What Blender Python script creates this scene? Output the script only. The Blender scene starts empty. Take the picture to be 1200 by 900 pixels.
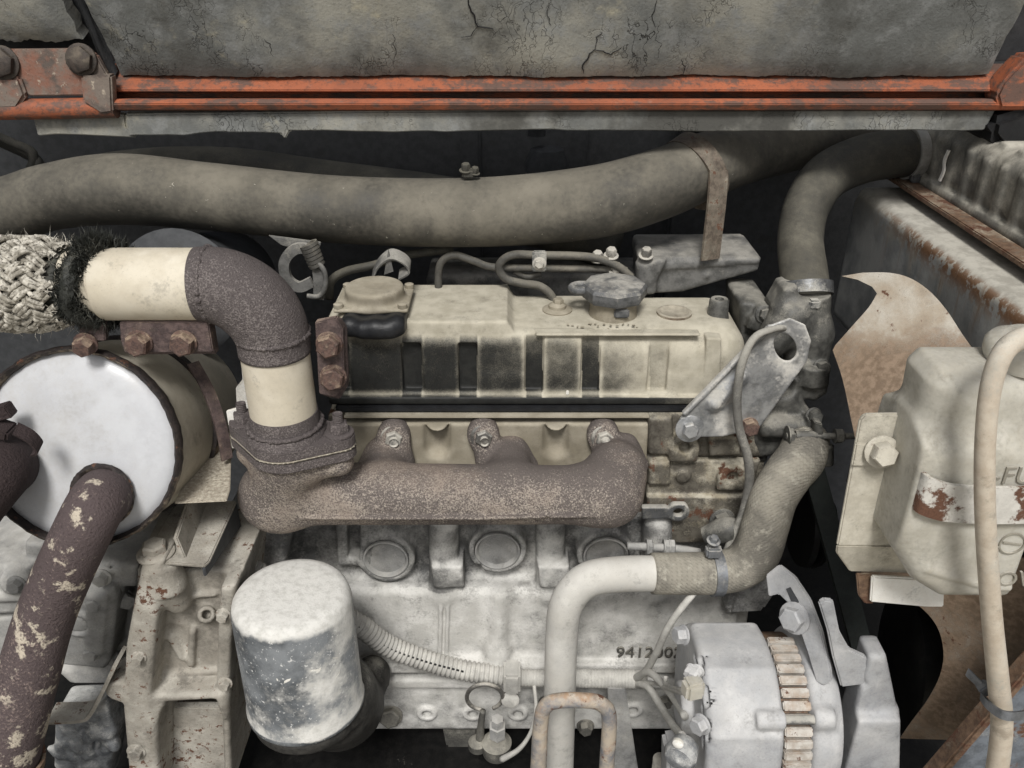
import bpy, bmesh, math, random
import numpy as np
from mathutils import Vector, Matrix

random.seed(7)
rng = np.random.default_rng(7)
R = math.radians
SC = bpy.context.scene
COL = SC.collection

# ------------------------------------------------------------------ camera, sky, sun, exposure
PITCH, F, DIST, ZB = R(28), 1000.0, 0.90, 0.90           # F: focal length in units of a 1200 px wide frame
CAM = Vector((0, -DIST * math.cos(PITCH), ZB + DIST * math.sin(PITCH)))
cd = bpy.data.cameras.new('camera'); cd.sensor_width = 36; cd.lens = 36 * F / 1200
cd.clip_start = 0.02; cd.clip_end = 400
cam = bpy.data.objects.new('camera', cd); COL.objects.link(cam)
cam.location = CAM; cam.rotation_euler = (R(90) - PITCH, 0, 0)
SC.camera = cam

SUN_EL, SUN_AZ = 52, 184                                  # azimuth measured clockwise from +Y
w = bpy.data.worlds.new('World'); SC.world = w; w.use_nodes = True
wn = w.node_tree; wn.nodes.clear()
sky = wn.nodes.new('ShaderNodeTexSky'); sky.sky_type = 'NISHITA'; sky.sun_disc = False
sky.sun_elevation = R(SUN_EL); sky.sun_rotation = R(SUN_AZ); sky.dust_density = 4.0; sky.air_density = 1.2
hs = wn.nodes.new('ShaderNodeHueSaturation'); hs.inputs['Saturation'].default_value = 0.30
bg = wn.nodes.new('ShaderNodeBackground'); bg.inputs['Strength'].default_value = 0.085
wo = wn.nodes.new('ShaderNodeOutputWorld')
wn.links.new(sky.outputs[0], hs.inputs['Color']); wn.links.new(hs.outputs[0], bg.inputs['Color'])
wn.links.new(bg.outputs[0], wo.inputs['Surface'])
sd = bpy.data.lights.new('sun', 'SUN'); sd.energy = 2.6; sd.angle = R(14); sd.color = (1.0, 0.98, 0.945)
sun = bpy.data.objects.new('sun', sd); COL.objects.link(sun)
_az, _el = R(SUN_AZ), R(SUN_EL)
_to = Vector((math.sin(_az) * math.cos(_el), math.cos(_az) * math.cos(_el), math.sin(_el)))
sun.rotation_euler = (-_to).to_track_quat('-Z', 'Y').to_euler()
sun.location = _to * 5
vs = SC.view_settings; vs.view_transform = 'Standard'; vs.look = 'None'; vs.gamma = 1; vs.exposure = 0.10
vs.use_curve_mapping = False

# ------------------------------------------------------------------ measuring helpers
_up = Vector((0, math.sin(PITCH), math.cos(PITCH))); _vw = Vector((0, math.cos(PITCH), -math.sin(PITCH)))
def ray(px, py): return Vector(((px - 600) / F, 0, 0)) + _up * (-(py - 450) / F) + _vw
def P(px, py, Y): d = ray(px, py); return CAM + d * ((Y - CAM.y) / d.y)
def PZ(px, py, Z): d = ray(px, py); return CAM + d * ((Z - CAM.z) / d.z)
def PX(px, py, X): d = ray(px, py); return CAM + d * ((X - CAM.x) / d.x)
def PP(px, py, p0, n): d = ray(px, py); return CAM + d * ((Vector(p0) - CAM).dot(n) / d.dot(n))
def S(p): return (Vector(p) - CAM).dot(_vw) / F            # metres per pixel at a point
def proj(v):
    v = np.asarray(v, float) - np.array(CAM)
    dep = v @ np.array(_vw)
    return 600 + v[..., 0] / dep * F, 450 - (v @ np.array(_up)) / dep * F

# ------------------------------------------------------------------ objects
ORG = {}
def _link(name, data):
    o = bpy.data.objects.new(name, data); COL.objects.link(o); return o
def tag(o, label=None, cat=None, group=None, kind=None):
    if label: o['label'] = label
    if cat: o['category'] = cat
    if group: o['group'] = group
    if kind: o['kind'] = kind
    return o
def thing(name, label, cat, base, group=None):
    o = _link(name, None); o.location = base; o.empty_display_size = .02
    ORG[o.name] = Vector(base)
    return tag(o, label, cat, group)
def mk(name, vf, mat, parent=None, label=None, smooth=40, kind=None, attr=None):
    """one mesh object out of (verts, faces); child of parent when given"""
    v, f = vf
    v = np.asarray(v, float)
    if parent is not None: org = ORG[parent.name]
    else:
        lo, hi = v.min(0), v.max(0); org = Vector(((lo[0] + hi[0]) / 2, (lo[1] + hi[1]) / 2, lo[2]))
    me = bpy.data.meshes.new(name)
    me.from_pydata((v - np.array(org)).tolist(), [], f if isinstance(f, list) else f.tolist())
    me.validate(); me.update()
    if smooth:
        me.polygons.foreach_set('use_smooth', np.ones(len(me.polygons), bool))
        if smooth < 180: me.set_sharp_from_angle(angle=R(smooth))
    if attr is not None and len(me.vertices) == len(attr):
        a = me.attributes.new('dust', 'FLOAT', 'POINT'); a.data.foreach_set('value', np.asarray(attr, np.float32))
    me.materials.append(mat)
    o = _link(name, me); ORG[o.name] = Vector(org)
    if parent is None: o.location = org
    else: o.parent = parent
    if label: o['label'] = label
    if kind: o['kind'] = kind
    return o
def solo(name, vf, mat, label, cat, group=None, **k):
    return tag(mk(name, vf, mat, None, **k), label, cat, group)
def struct(name, vf, mat, **k): return tag(mk(name, vf, mat, None, **k), kind='structure')

# ------------------------------------------------------------------ mesh builders -> (verts, faces)
def join(*ms):
    V, Fc, n = [], [], 0
    for v, f in ms:
        v = np.asarray(v, float); V.append(v)
        Fc += [tuple(int(i) + n for i in q) for q in f]; n += len(v)
    return np.concatenate(V), Fc
def basis(ax):
    a = Vector(ax).normalized()
    t = Vector((0, 0, 1)) if abs(a.z) < .9 else Vector((1, 0, 0))
    u = t.cross(a).normalized(); return a, u, a.cross(u)
def smoothpath(pts, n):
    """Catmull-Rom through rows of numbers (any width), n samples per span"""
    p = np.array([[float(c) for c in q] for q in pts]); p = np.vstack([2 * p[0] - p[1], p, 2 * p[-1] - p[-2]])
    out = []
    for i in range(1, len(p) - 2):
        for t in np.linspace(0, 1, n, endpoint=False):
            a, b, c, d = p[i - 1], p[i], p[i + 1], p[i + 2]
            out.append(.5 * (2 * b + (c - a) * t + (2 * a - 5 * b + 4 * c - d) * t * t + (3 * b - a - 3 * c + d) * t ** 3))
    out.append(p[-2]); return np.array(out)
def tube(path, rad, seg=20, n=8, caps=True, ridge=None, rough=0, flat=None):
    """path: list of Vectors, rad: one radius or a list; a smooth swept tube"""
    rad = [rad] * len(path) if np.isscalar(rad) else rad
    q = smoothpath([(*p, r) for p, r in zip(path, rad)], n) if n > 1 else np.array([(*p, r) for p, r in zip(path, rad)])
    pts, rs = q[:, :3], q[:, 3].copy()
    if ridge:                                              # resample evenly, then ripple the radius
        L = np.r_[0, np.cumsum(np.linalg.norm(np.diff(pts, axis=0), axis=1))]
        m = int(L[-1] / ridge[0] * 6); s = np.linspace(0, L[-1], m)
        pts = np.stack([np.interp(s, L, pts[:, i]) for i in range(3)], 1); rs = np.interp(s, L, rs)
        rs = rs + ridge[1] * np.clip(np.sin(s / ridge[0] * 2 * math.pi) * 1.6, -1, 1)
    T = np.gradient(pts, axis=0); T /= np.linalg.norm(T, axis=1)[:, None]
    a, u, _ = basis(T[0]); u = np.array(u)
    V = []; th = np.linspace(0, 2 * math.pi, seg, endpoint=False)
    for i in range(len(pts)):
        u = u - T[i] * u.dot(T[i]); u /= np.linalg.norm(u); w_ = np.cross(T[i], u)
        rr = rs[i]
        if rough: rr = rr * (1 + rough * np.sin(th * 3 + i * .7) * math.sin(i * 1.3) + rough * rng.normal(0, .25, seg))
        V.append(pts[i] + (np.cos(th) * rr)[:, None] * u + (np.sin(th) * rr)[:, None] * w_)
    V = np.concatenate(V); Fc = []
    for i in range(len(pts) - 1):
        for j in range(seg):
            k = (j + 1) % seg
            Fc.append((i * seg + j, i * seg + k, (i + 1) * seg + k, (i + 1) * seg + j))
    if caps:
        Fc.append(tuple(range(seg))[::-1]); Fc.append(tuple((len(pts) - 1) * seg + j for j in range(seg)))
    return V, Fc
def lathe(prof, o, ax, seg=40, lobe=None):
    """prof: [(along, radius)], spun round axis ax from o"""
    a, u, w_ = [np.array(x) for x in basis(ax)]; o = np.array(o); V = []; Fc = []
    th = np.linspace(0, 2 * math.pi, seg, endpoint=False)
    for t, r in prof:
        rr = r * (lobe(th) if lobe else 1)
        V.append(o + a * t + (np.cos(th) * rr)[:, None] * u + (np.sin(th) * rr)[:, None] * w_)
    for i in range(len(prof) - 1):
        for j in range(seg):
            k = (j + 1) % seg
            Fc.append((i * seg + j, i * seg + k, (i + 1) * seg + k, (i + 1) * seg + j))
    if prof[0][1] > 1e-5: Fc.append(tuple(range(seg))[::-1])
    if prof[-1][1] > 1e-5: Fc.append(tuple((len(prof) - 1) * seg + j for j in range(seg)))
    return np.concatenate(V), Fc
def _bm_out(bm):
    bm.normal_update(); bm.verts.ensure_lookup_table()
    v = np.array([x.co[:] for x in bm.verts]); f = [tuple(q.index for q in fc.verts) for fc in bm.faces]
    bm.free(); return v, f
def prism(pts, vec, bevel=0, seg=2):
    """closed outline (3D points) pushed along vec, edges softened"""
    bm = bmesh.new(); vec = Vector(vec)
    a = [bm.verts.new(Vector(p)) for p in pts]; b = [bm.verts.new(Vector(p) + vec) for p in pts]
    n = len(pts); bm.faces.new(a); bm.faces.new(b[::-1])
    for i in range(n): bm.faces.new((a[i], b[i], b[(i + 1) % n], a[(i + 1) % n]))
    bmesh.ops.recalc_face_normals(bm, faces=bm.faces)
    if bevel: bmesh.ops.bevel(bm, geom=bm.edges[:], offset=bevel, segments=seg, affect='EDGES', clamp_overlap=True)
    bm.verts.index_update(); return _bm_out(bm)
def prismY(px, Y0, Y1, bevel=0): return prism([P(x, y, Y0) for x, y in px], (0, Y1 - Y0, 0), bevel)
def box(c, size, rot=None, bevel=0):
    x, y, z = [s / 2 for s in size]; M = rot.to_3x3() if rot else Matrix.Identity(3); c = Vector(c)
    pts = [c + M @ Vector(q) for q in ((-x, -y, -z), (x, -y, -z), (x, y, -z), (-x, y, -z))]
    return prism(pts, M @ Vector((0, 0, 2 * z)), bevel)
def ribbon(path, wvec, thick, n=6):
    """flat bar following path; wvec = half-width vector (one or per point)"""
    wv = [wvec] * len(path) if isinstance(wvec, Vector) else wvec
    q = smoothpath([(*p, *w_) for p, w_ in zip(path, wv)], n); V = []; Fc = []
    T = np.gradient(q[:, :3], axis=0)
    for i in range(len(q)):
        p, h = q[i, :3], q[i, 3:]; nn = np.cross(T[i], h); nn = nn / np.linalg.norm(nn) * thick / 2
        V += [p - h - nn, p + h - nn, p + h + nn, p - h + nn]
    for i in range(len(q) - 1):
        for j in range(4):
            k = (j + 1) % 4; Fc.append((i * 4 + j, i * 4 + k, i * 4 + 4 + k, i * 4 + 4 + j))
    m = (len(q) - 1) * 4; Fc += [(3, 2, 1, 0), (m, m + 1, m + 2, m + 3)]
    return np.array(V), Fc
def ring(c, ax, r, width, thick, seg=40):
    return lathe([(-width / 2, r), (-width / 2, r + thick), (width / 2, r + thick), (width / 2, r), (-width / 2, r)], c, ax, seg)
def bolt(p, ax, r, h, washer=1.45, turn=0.3, wh=None):
    """hex head with chamfer on a washer, standing at p along ax"""
    a, u, w_ = [np.array(x) for x in basis(ax)]; p = np.array(p); wh = wh or r * .22
    V, Fc = [], []; th = np.arange(6) * math.pi / 3 + turn
    for t, k in ((wh * .9, 1), (h * .86, 1), (h, .84)):
        V.append(p + a * t + (np.cos(th) * r * k)[:, None] * u + (np.sin(th) * r * k)[:, None] * w_)
    V = np.concatenate(V)
    for i in range(2):
        for j in range(6):
            k = (j + 1) % 6; Fc.append((i * 6 + j, i * 6 + k, i * 6 + 6 + k, i * 6 + 6 + j))
    Fc.append(tuple(12 + j for j in range(6)))
    ws = lathe([(0, r * washer), (wh * .8, r * washer), (wh, r * washer * .95), (wh, r * .5)], p, ax, 20)
    return join((V, Fc), ws)
def nut_stud(p, ax, r, h, stud):
    a = Vector(ax).normalized(); b = bolt(p, ax, r, h)
    prof = [(h * .8, r * .5)]
    t = h
    while t < h + stud: prof += [(t, r * .52), (t + r * .09, r * .44), (t + r * .18, r * .52)]; t += r * .2
    prof.append((h + stud, r * .36)); prof.append((h + stud, 0.0))
    return join(b, lathe(prof, p, a, 14))
def text(body, origin, right, up, size, depth):
    cu = bpy.data.curves.new('t', 'FONT'); cu.body = body; cu.size = 1; cu.extrude = 0.5; cu.resolution_u = 3
    o = bpy.data.objects.new('t', cu); COL.objects.link(o)
    dg = bpy.context.evaluated_depsgraph_get(); me = bpy.data.meshes.new_from_object(o.evaluated_get(dg))
    v = np.array([q.co[:] for q in me.vertices]); f = [tuple(p.vertices) for p in me.polygons]
    bpy.data.objects.remove(o); bpy.data.curves.remove(cu); bpy.data.meshes.remove(me)
    rt, u = Vector(right).normalized(), Vector(up).normalized(); n = rt.cross(u)
    w_ = np.array(origin) + v[:, :1] * np.array(rt) * size + v[:, 1:2] * np.array(u) * size + v[:, 2:] * np.array(n) * depth * 2
    return w_, f

# ------------------------------------------------------------------ cast shapes: signed distance field -> surface
class Field:
    def __init__(s, lo, hi, h):
        s.h = h; lo = np.array(lo) - 3 * h; hi = np.array(hi) + 3 * h; s.lo = lo
        s.ax = [np.arange(lo[i], hi[i] + h, h) for i in range(3)]
        s.f = np.full([len(a) for a in s.ax], .06, np.float32)
    def _op(s, fn, lo, hi, k, cut):
        m = k + 3 * s.h; sl = []
        for i in range(3):
            a = np.searchsorted(s.ax[i], lo[i] - m); b = np.searchsorted(s.ax[i], hi[i] + m)
            if b <= a: return s
            sl.append(slice(a, b))
        X = s.ax[0][sl[0]][:, None, None]; Y = s.ax[1][sl[1]][None, :, None]; Z = s.ax[2][sl[2]][None, None, :]
        d = fn(X, Y, Z); g = s.f[tuple(sl)]; k = max(k, 1e-6)
        if not cut:
            t = np.clip(.5 + .5 * (d - g) / k, 0, 1); r = d * (1 - t) + g * t - k * t * (1 - t)
        else:
            d = -d; t = np.clip(.5 - .5 * (d - g) / k, 0, 1); r = d * (1 - t) + g * t + k * t * (1 - t)
        s.f[tuple(sl)] = r; return s
    def box(s, lo, hi, r=.002, k=.003, cut=False):
        lo, hi = np.array(lo, float), np.array(hi, float); lo, hi = np.minimum(lo, hi), np.maximum(lo, hi); c, b = (lo + hi) / 2, (hi - lo) / 2 - r
        def fn(X, Y, Z):
            q = [np.abs(X - c[0]) - b[0], np.abs(Y - c[1]) - b[1], np.abs(Z - c[2]) - b[2]]
            return np.sqrt(np.maximum(q[0], 0) ** 2 + np.maximum(q[1], 0) ** 2 + np.maximum(q[2], 0) ** 2) + np.minimum(np.maximum(np.maximum(q[0], q[1]), q[2]), 0) - r
        return s._op(fn, lo, hi, k, cut)
    def cap(s, a, b, ra, rb=None, k=.006, cut=False):
        rb = ra if rb is None else rb; a, b = np.array(a, float), np.array(b, float); d = b - a; L = d.dot(d) + 1e-12
        def fn(X, Y, Z):
            t = np.clip(((X - a[0]) * d[0] + (Y - a[1]) * d[1] + (Z - a[2]) * d[2]) / L, 0, 1)
            return np.sqrt((X - a[0] - t * d[0]) ** 2 + (Y - a[1] - t * d[1]) ** 2 + (Z - a[2] - t * d[2]) ** 2) - (ra + (rb - ra) * t)
        m = max(ra, rb); return s._op(fn, np.minimum(a, b) - m, np.maximum(a, b) + m, k, cut)
    def cyl(s, a, b, r, rd=.0015, k=.003, cut=False):
        a, b = np.array(a, float), np.array(b, float); d = b - a; L = np.linalg.norm(d); d = d / L
        def fn(X, Y, Z):
            t = (X - a[0]) * d[0] + (Y - a[1]) * d[1] + (Z - a[2]) * d[2]
            q = (X - a[0] - t * d[0]) ** 2 + (Y - a[1] - t * d[1]) ** 2 + (Z - a[2] - t * d[2]) ** 2
            e = np.sqrt(q) - r + rd; g = np.abs(t - L / 2) - L / 2 + rd
            return np.sqrt(np.maximum(e, 0) ** 2 + np.maximum(g, 0) ** 2) + np.minimum(np.maximum(e, g), 0) - rd
        return s._op(fn, np.minimum(a, b) - r, np.maximum(a, b) + r, k, cut)
    def poly(s, pts, lo, hi, axis=1, rd=.002, k=.003, cut=False):
        """outline given as 3D points; extruded along the axis between lo and hi"""
        o = [i for i in range(3) if i != axis]; p = np.array([[q[o[0]], q[o[1]]] for q in pts], float)
        lo, hi = min(lo, hi), max(lo, hi)
        def fn(X, Y, Z):
            A = (X, Y, Z); U, V, W = A[o[0]], A[o[1]], A[axis]
            best = None; sg = np.ones(np.broadcast(U, V).shape)
            for i in range(len(p)):
                a, b = p[i], p[i - 1]; e = b - a; wx, wy = U - a[0], V - a[1]
                t = np.clip((wx * e[0] + wy * e[1]) / (e.dot(e) + 1e-12), 0, 1)
                d = (wx - e[0] * t) ** 2 + (wy - e[1] * t) ** 2
                best = d if best is None else np.minimum(best, d)
                c1 = V >= a[1]; c2 = V < b[1]; c3 = e[0] * wy > e[1] * wx
                sg = np.where((c1 & c2 & c3) | (~c1 & ~c2 & ~c3), -sg, sg)
            e = sg * np.sqrt(best) + rd; g = np.abs(W - (lo + hi) / 2) - (hi - lo) / 2 + rd
            return np.sqrt(np.maximum(e, 0) ** 2 + np.maximum(g, 0) ** 2) + np.minimum(np.maximum(e, g), 0) - rd
        L, H = np.zeros(3), np.zeros(3); L[o] = p.min(0); H[o] = p.max(0); L[axis], H[axis] = lo, hi
        return s._op(fn, L, H, k, cut)
    def polypx(s, px, Y0, Y1, **kw): return s.poly([P(x, y, Y0) for x, y in px], Y0, Y1, 1, **kw)
    def mesh(s):
        f = s.f
        for i in range(3):
            ix = [slice(None)] * 3
            for e in (0, -1): ix[i] = e; f[tuple(ix)] = np.maximum(f[tuple(ix)], 1e-4)
        neg = f < 0; n = np.array(f.shape)
        C = [(i, j, k) for i in (0, 1) for j in (0, 1) for k in (0, 1)]
        cnt = sum(neg[i:n[0] - 1 + i, j:n[1] - 1 + j, k:n[2] - 1 + k].astype(np.int8) for i, j, k in C)
        act = np.argwhere((cnt > 0) & (cnt < 8)); m = len(act)
        cv = np.stack([f[act[:, 0] + i, act[:, 1] + j, act[:, 2] + k] for i, j, k in C], 1)
        acc = np.zeros((m, 3)); num = np.zeros(m); Ca = np.array(C, float)
        for a in range(8):
            for b in range(a + 1, 8):
                if np.abs(Ca[a] - Ca[b]).sum() != 1: continue
                x = (cv[:, a] < 0) != (cv[:, b] < 0)
                t = np.where(x, cv[:, a] / np.where(x, cv[:, a] - cv[:, b], 1), 0)
                acc += np.where(x[:, None], Ca[a] + t[:, None] * (Ca[b] - Ca[a]), 0); num += x
        V = s.lo + (act + acc / num[:, None]) * s.h
        idx = np.full(n - 1, -1, np.int64); idx[act[:, 0], act[:, 1], act[:, 2]] = np.arange(m)
        Fs = []
        for ax in range(3):
            u, v = (ax + 1) % 3, (ax + 2) % 3
            a = [slice(None)] * 3; b = [slice(None)] * 3; a[ax] = slice(0, -1); b[ax] = slice(1, None)
            ch = neg[tuple(a)] != neg[tuple(b)]; e = np.argwhere(ch)
            e = e[(e[:, u] > 0) & (e[:, v] > 0) & (e[:, u] < n[u] - 1) & (e[:, v] < n[v] - 1)]
            ng = neg[e[:, 0], e[:, 1], e[:, 2]]
            def g(du, dv):
                q = e.copy(); q[:, u] -= du; q[:, v] -= dv; return idx[q[:, 0], q[:, 1], q[:, 2]]
            quad = np.stack([g(0, 0), g(1, 0), g(1, 1), g(0, 1)], 1); quad[ng] = quad[ng][:, ::-1]
            Fs.append(quad[:, ::-1])
        return V, np.concatenate(Fs)

# ------------------------------------------------------------------ materials
def c(r, g, b):                                            # display value 0-255 -> linear
    m = .3 * r + .59 * g + .11 * b; k = .73                  # a little greyer than eyeballed
    return tuple(((x / 255) / 12.92 if x <= 10 else ((x / 255 + .055) / 1.055) ** 2.4) for x in (m + (r - m) * k, m + (g - m) * k, m + (b - m) * k)) + (1,)
class NB:
    def __init__(s, name):
        s.m = bpy.data.materials.new(name); s.m.use_nodes = True; s.t = s.m.node_tree; s.t.nodes.clear()
        s.out = s.n('ShaderNodeOutputMaterial'); s.b = s.n('ShaderNodeBsdfPrincipled')
        s.l(s.b.outputs[0], s.out.inputs['Surface']); g = s.n('ShaderNodeNewGeometry')
        s.pos = g.outputs['Position']; s.nor = g.outputs['Normal']
    def n(s, k): return s.t.nodes.new(k)
    def l(s, a, b): s.t.links.new(a, b)
    def put(s, sock, v):
        if hasattr(v, 'is_linked'): s.l(v, sock)
        else: sock.default_value = v
    def noise(s, scale, detail=4, rough=.55, vec=None, dist=0, off=0):
        q = s.n('ShaderNodeTexNoise'); v = vec or s.pos
        if off: v = s.vmath('ADD', v, (off, off * .7, off * .3))
        s.l(v, q.inputs['Vector'])
        for k, x in (('Scale', scale), ('Detail', detail), ('Roughness', rough), ('Distortion', dist)): q.inputs[k].default_value = x
        return q.outputs['Fac']
    def vor(s, scale, feature='F1', vec=None, rnd=1):
        q = s.n('ShaderNodeTexVoronoi'); q.feature = feature; s.l(vec or s.pos, q.inputs['Vector'])
        q.inputs['Scale'].default_value = scale; q.inputs['Randomness'].default_value = rnd; return q.outputs['Distance']
    def vmath(s, op, a, b):
        q = s.n('ShaderNodeVectorMath'); q.operation = op; s.put(q.inputs[0], a); s.put(q.inputs[1], b); return q.outputs[0]
    def m_(s, op, a, b=0.0):
        q = s.n('ShaderNodeMath'); q.operation = op; s.put(q.inputs[0], a); s.put(q.inputs[1], b); return q.outputs[0]
    def add(s, a, b): return s.m_('ADD', a, b)
    def mul(s, a, b): return s.m_('MULTIPLY', a, b)
    def ss(s, v, lo, hi, a=0., b=1.):
        q = s.n('ShaderNodeMapRange'); q.interpolation_type = 'SMOOTHSTEP'; s.l(v, q.inputs[0])
        for i, x in enumerate((lo, hi, a, b)): q.inputs[i + 1].default_value = x
        return q.outputs[0]
    def mix(s, f, a, b):
        q = s.n('ShaderNodeMix'); q.data_type = 'RGBA'; s.put(q.inputs[0], f); s.put(q.inputs[6], a); s.put(q.inputs[7], b); return q.outputs[2]
    def sep(s, v):
        q = s.n('ShaderNodeSeparateXYZ'); s.l(v, q.inputs[0]); return q.outputs
    def attr(s, nm):
        q = s.n('ShaderNodeAttribute'); q.attribute_name = nm; return q.outputs['Fac']
    def bump(s, h, dist, strength=1, prev=None):
        q = s.n('ShaderNodeBump'); q.inputs['Distance'].default_value = dist; q.inputs['Strength'].default_value = strength
        s.l(h, q.inputs['Height'])
        if prev: s.l(prev, q.inputs['Normal'])
        return q.outputs[0]
    def fin(s, col, rough, nrm=None, metal=0., spec=.4):
        s.put(s.b.inputs['Base Color'], col); s.put(s.b.inputs['Roughness'], rough); s.put(s.b.inputs['Metallic'], metal)
        s.b.inputs['Specular IOR Level'].default_value = spec
        if nrm: s.l(nrm, s.b.inputs['Normal'])
        return s.m

DUST = c(196, 190, 174); DUST2 = c(166, 158, 140); RUSTA = c(124, 80, 54); RUSTB = c(78, 46, 36)
def dusty(name, base, base2=None, dust=DUST, dust2=None, amt=.5, up=.35, big=14, fine=90, rust=0., rust_scale=45, rough=.6,
          metal=0., bump=.0006, speck=.35, scratch=None, soft=.22, use_attr=False, grime=.3, namp=1.):
    b = NB(name); base2 = base2 or tuple(x * .6 for x in base[:3]) + (1,)
    n1 = b.noise(big, 5, .6); n2 = b.noise(fine, 5, .65, off=3.1); n3 = b.noise(fine * 7, 3, .6, off=1.7)
    col = b.mix(b.ss(n2, .35, .65), base, base2)
    nz = b.sep(b.nor)[2]
    d = b.add(b.mul(b.add(n1, -.5), 1.5 * namp), b.mul(b.add(n2, -.5), .8 * namp)); d = b.add(d, b.mul(b.add(n3, -.5), .5))
    d = b.add(d, b.mul(nz, up)); d = b.add(d, amt)
    if use_attr: d = b.add(d, b.attr('dust'))
    mask = b.ss(d, .5 - soft, .5 + soft)
    dc = b.mix(b.ss(b.noise(big * 2.3, 4, .6, off=8), .35, .65), dust, dust2 or tuple(x * .74 for x in dust[:3]) + (1,))
    dc = b.mix(b.ss(n3, .45, .75, 0, speck), dc, tuple(x * .55 for x in dust[:3]) + (1,))
    col = b.mix(mask, col, dc)
    if grime:
        g = b.add(b.noise(38, 6, .72, off=21), b.mul(b.add(n3, -.5), .25)); col = b.mix(b.ss(g, .54, .70, 0, grime), col, c(58, 55, 50))
        g2 = b.noise(900, 2, .5, off=4); col = b.mix(b.ss(g2, .66, .74, 0, grime * .9), col, c(70, 62, 54))
    if rust > 0:
        r = b.add(b.noise(rust_scale, 6, .7, off=5), b.mul(b.add(n1, -.5), .5)); rm = b.ss(r, .69 - rust * .4, .76 - rust * .4)
        col = b.mix(rm, col, b.mix(n3, RUSTA, RUSTB))
    if scratch:
        v = b.noise(scratch[0], 3, .7, off=11, dist=.8); col = b.mix(b.ss(v, scratch[1], scratch[1] + .03), col, scratch[2])
    n4 = b.noise(300, 3, .6, off=13); nr = b.bump(b.add(b.add(b.mul(n2, .5), b.mul(n3, .3)), b.mul(n4, .35)), bump); ro = b.ss(mask, 0, 1, rough, .93)
    return b.fin(col, ro, nr, metal if not metal else b.ss(mask, 0, 1, metal, 0.), .35)

M = {}
M['dark'] = dusty('dark painted steel', c(70, 72, 75), c(60, 62, 65), amt=-.35, up=.3, rough=.7)
M['black'] = dusty('black rubber', c(30, 31, 33), c(22, 22, 24), amt=-.1, up=.2, rough=.65)
M['boot'] = dusty('black rubber boot', c(36, 38, 42), c(28, 29, 32), amt=-.25, up=.2, rough=.45)
M['oily'] = dusty('oily dark steel', c(26, 25, 24), c(16, 16, 16), amt=-.2, up=.2, rough=.5)
M['block'] = dusty('dusty cast iron', c(98, 98, 97), c(58, 59, 60), c(212, 210, 204), c(186, 184, 177), amt=.42, up=.3, big=13, fine=60, soft=.34, bump=.0015, use_attr=True, grime=.4)
M['block_dark'] = dusty('sooty cast iron', c(88, 86, 80), c(60, 59, 56), c(170, 165, 150), amt=.22, up=.35, big=16, fine=70, soft=.35, bump=.0009)
M['head_rust'] = dusty('rusty cast iron', c(104, 98, 86), c(66, 60, 52), c(190, 182, 160), c(150, 138, 112), amt=.34, up=.3, big=22, fine=80, rust=.3, rust_scale=38, soft=.25, bump=.001)
M['housing'] = dusty('rust specked cast housing', c(148, 141, 128), c(108, 102, 92), c(192, 186, 172), c(166, 158, 143), amt=.46, up=.2, rust=.235, rust_scale=120, soft=.32, bump=.0016, grime=.5)
M['pump'] = dusty('pale grey dusty aluminium', c(142, 142, 140), c(100, 101, 102), c(196, 194, 188), c(174, 171, 163), amt=.42, up=.25, soft=.35)
M['alternator'] = dusty('dusty cast aluminium', c(160, 162, 165), c(128, 130, 135), c(206, 205, 203), c(188, 187, 185), amt=.40, up=.2, big=13, fine=70, soft=.4, rough=.5, bump=.0006)
M['fin'] = dusty('rusting stator steel', c(190, 184, 174), c(160, 148, 134), c(200, 190, 176), c(176, 150, 126), amt=.2, big=40, rust=.27, rust_scale=80)
M['cover'] = dusty('black cover under dust', c(38, 39, 37), c(28, 29, 28), c(190, 182, 160), c(170, 162, 140), amt=.0, up=.0, big=20, fine=120, soft=.50, namp=.45, use_attr=True, bump=.0004, speck=.15)
M['shield'] = dusty('tan plate', c(134, 124, 102), c(114, 104, 84), c(172, 162, 140), c(152, 142, 120), amt=.5, up=.3, big=18, soft=.4, bump=.0003)
M['steel'] = dusty('dusty steel', c(118, 120, 122), c(88, 90, 92), c(190, 186, 174), amt=.3, up=.35, rough=.45, metal=.6)
M['bolt'] = dusty('dusty bolt steel', c(124, 122, 118), c(92, 88, 82), c(196, 190, 176), amt=.36, up=.3, rough=.45, metal=.5)
M['bolt_rust'] = dusty('rusty bolt', c(112, 82, 70), c(76, 56, 52), c(178, 150, 122), amt=.26, up=.3, big=70, fine=260, rust=.12, rust_scale=160, bump=.002)
M['clamp_rust'] = dusty('rusty clamp steel', c(104, 84, 80), c(70, 56, 56), c(164, 138, 120), amt=.2, up=.25, big=40, fine=160, rust=.08, rust_scale=120, bump=.0016)
M['silver'] = dusty('bright dusty bracket', c(176, 178, 180), c(128, 131, 134), c(206, 202, 192), amt=.40, up=.25, big=26, fine=60, rough=.36, metal=.6, bump=.0004)
M['thermo'] = dusty('grey alloy housing', c(92, 91, 86), c(58, 58, 55), c(150, 146, 134), amt=.18, up=.4, big=24, fine=90, rough=.5)
M['hose'] = dusty('dusty rubber hose', c(62, 60, 54), c(48, 46, 42), c(128, 121, 105), c(110, 104, 90), amt=.42, up=.25, big=5.5, fine=26, soft=.42, bump=.0003, speck=.12, scratch=(210, .70, c(164, 158, 142)))
M['hose_dark'] = dusty('dark rubber hose', c(56, 55, 50), c(42, 41, 38), c(112, 107, 92), amt=.3, up=.3, big=9, soft=.45, bump=.0003, speck=.1)
M['tan'] = dusty('tan painted tube', c(206, 194, 168), c(196, 183, 156), c(214, 204, 182), c(196, 184, 160), amt=.5, up=.1, big=18, fine=60, soft=.5, rough=.55, bump=.00012, speck=.16)
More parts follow.
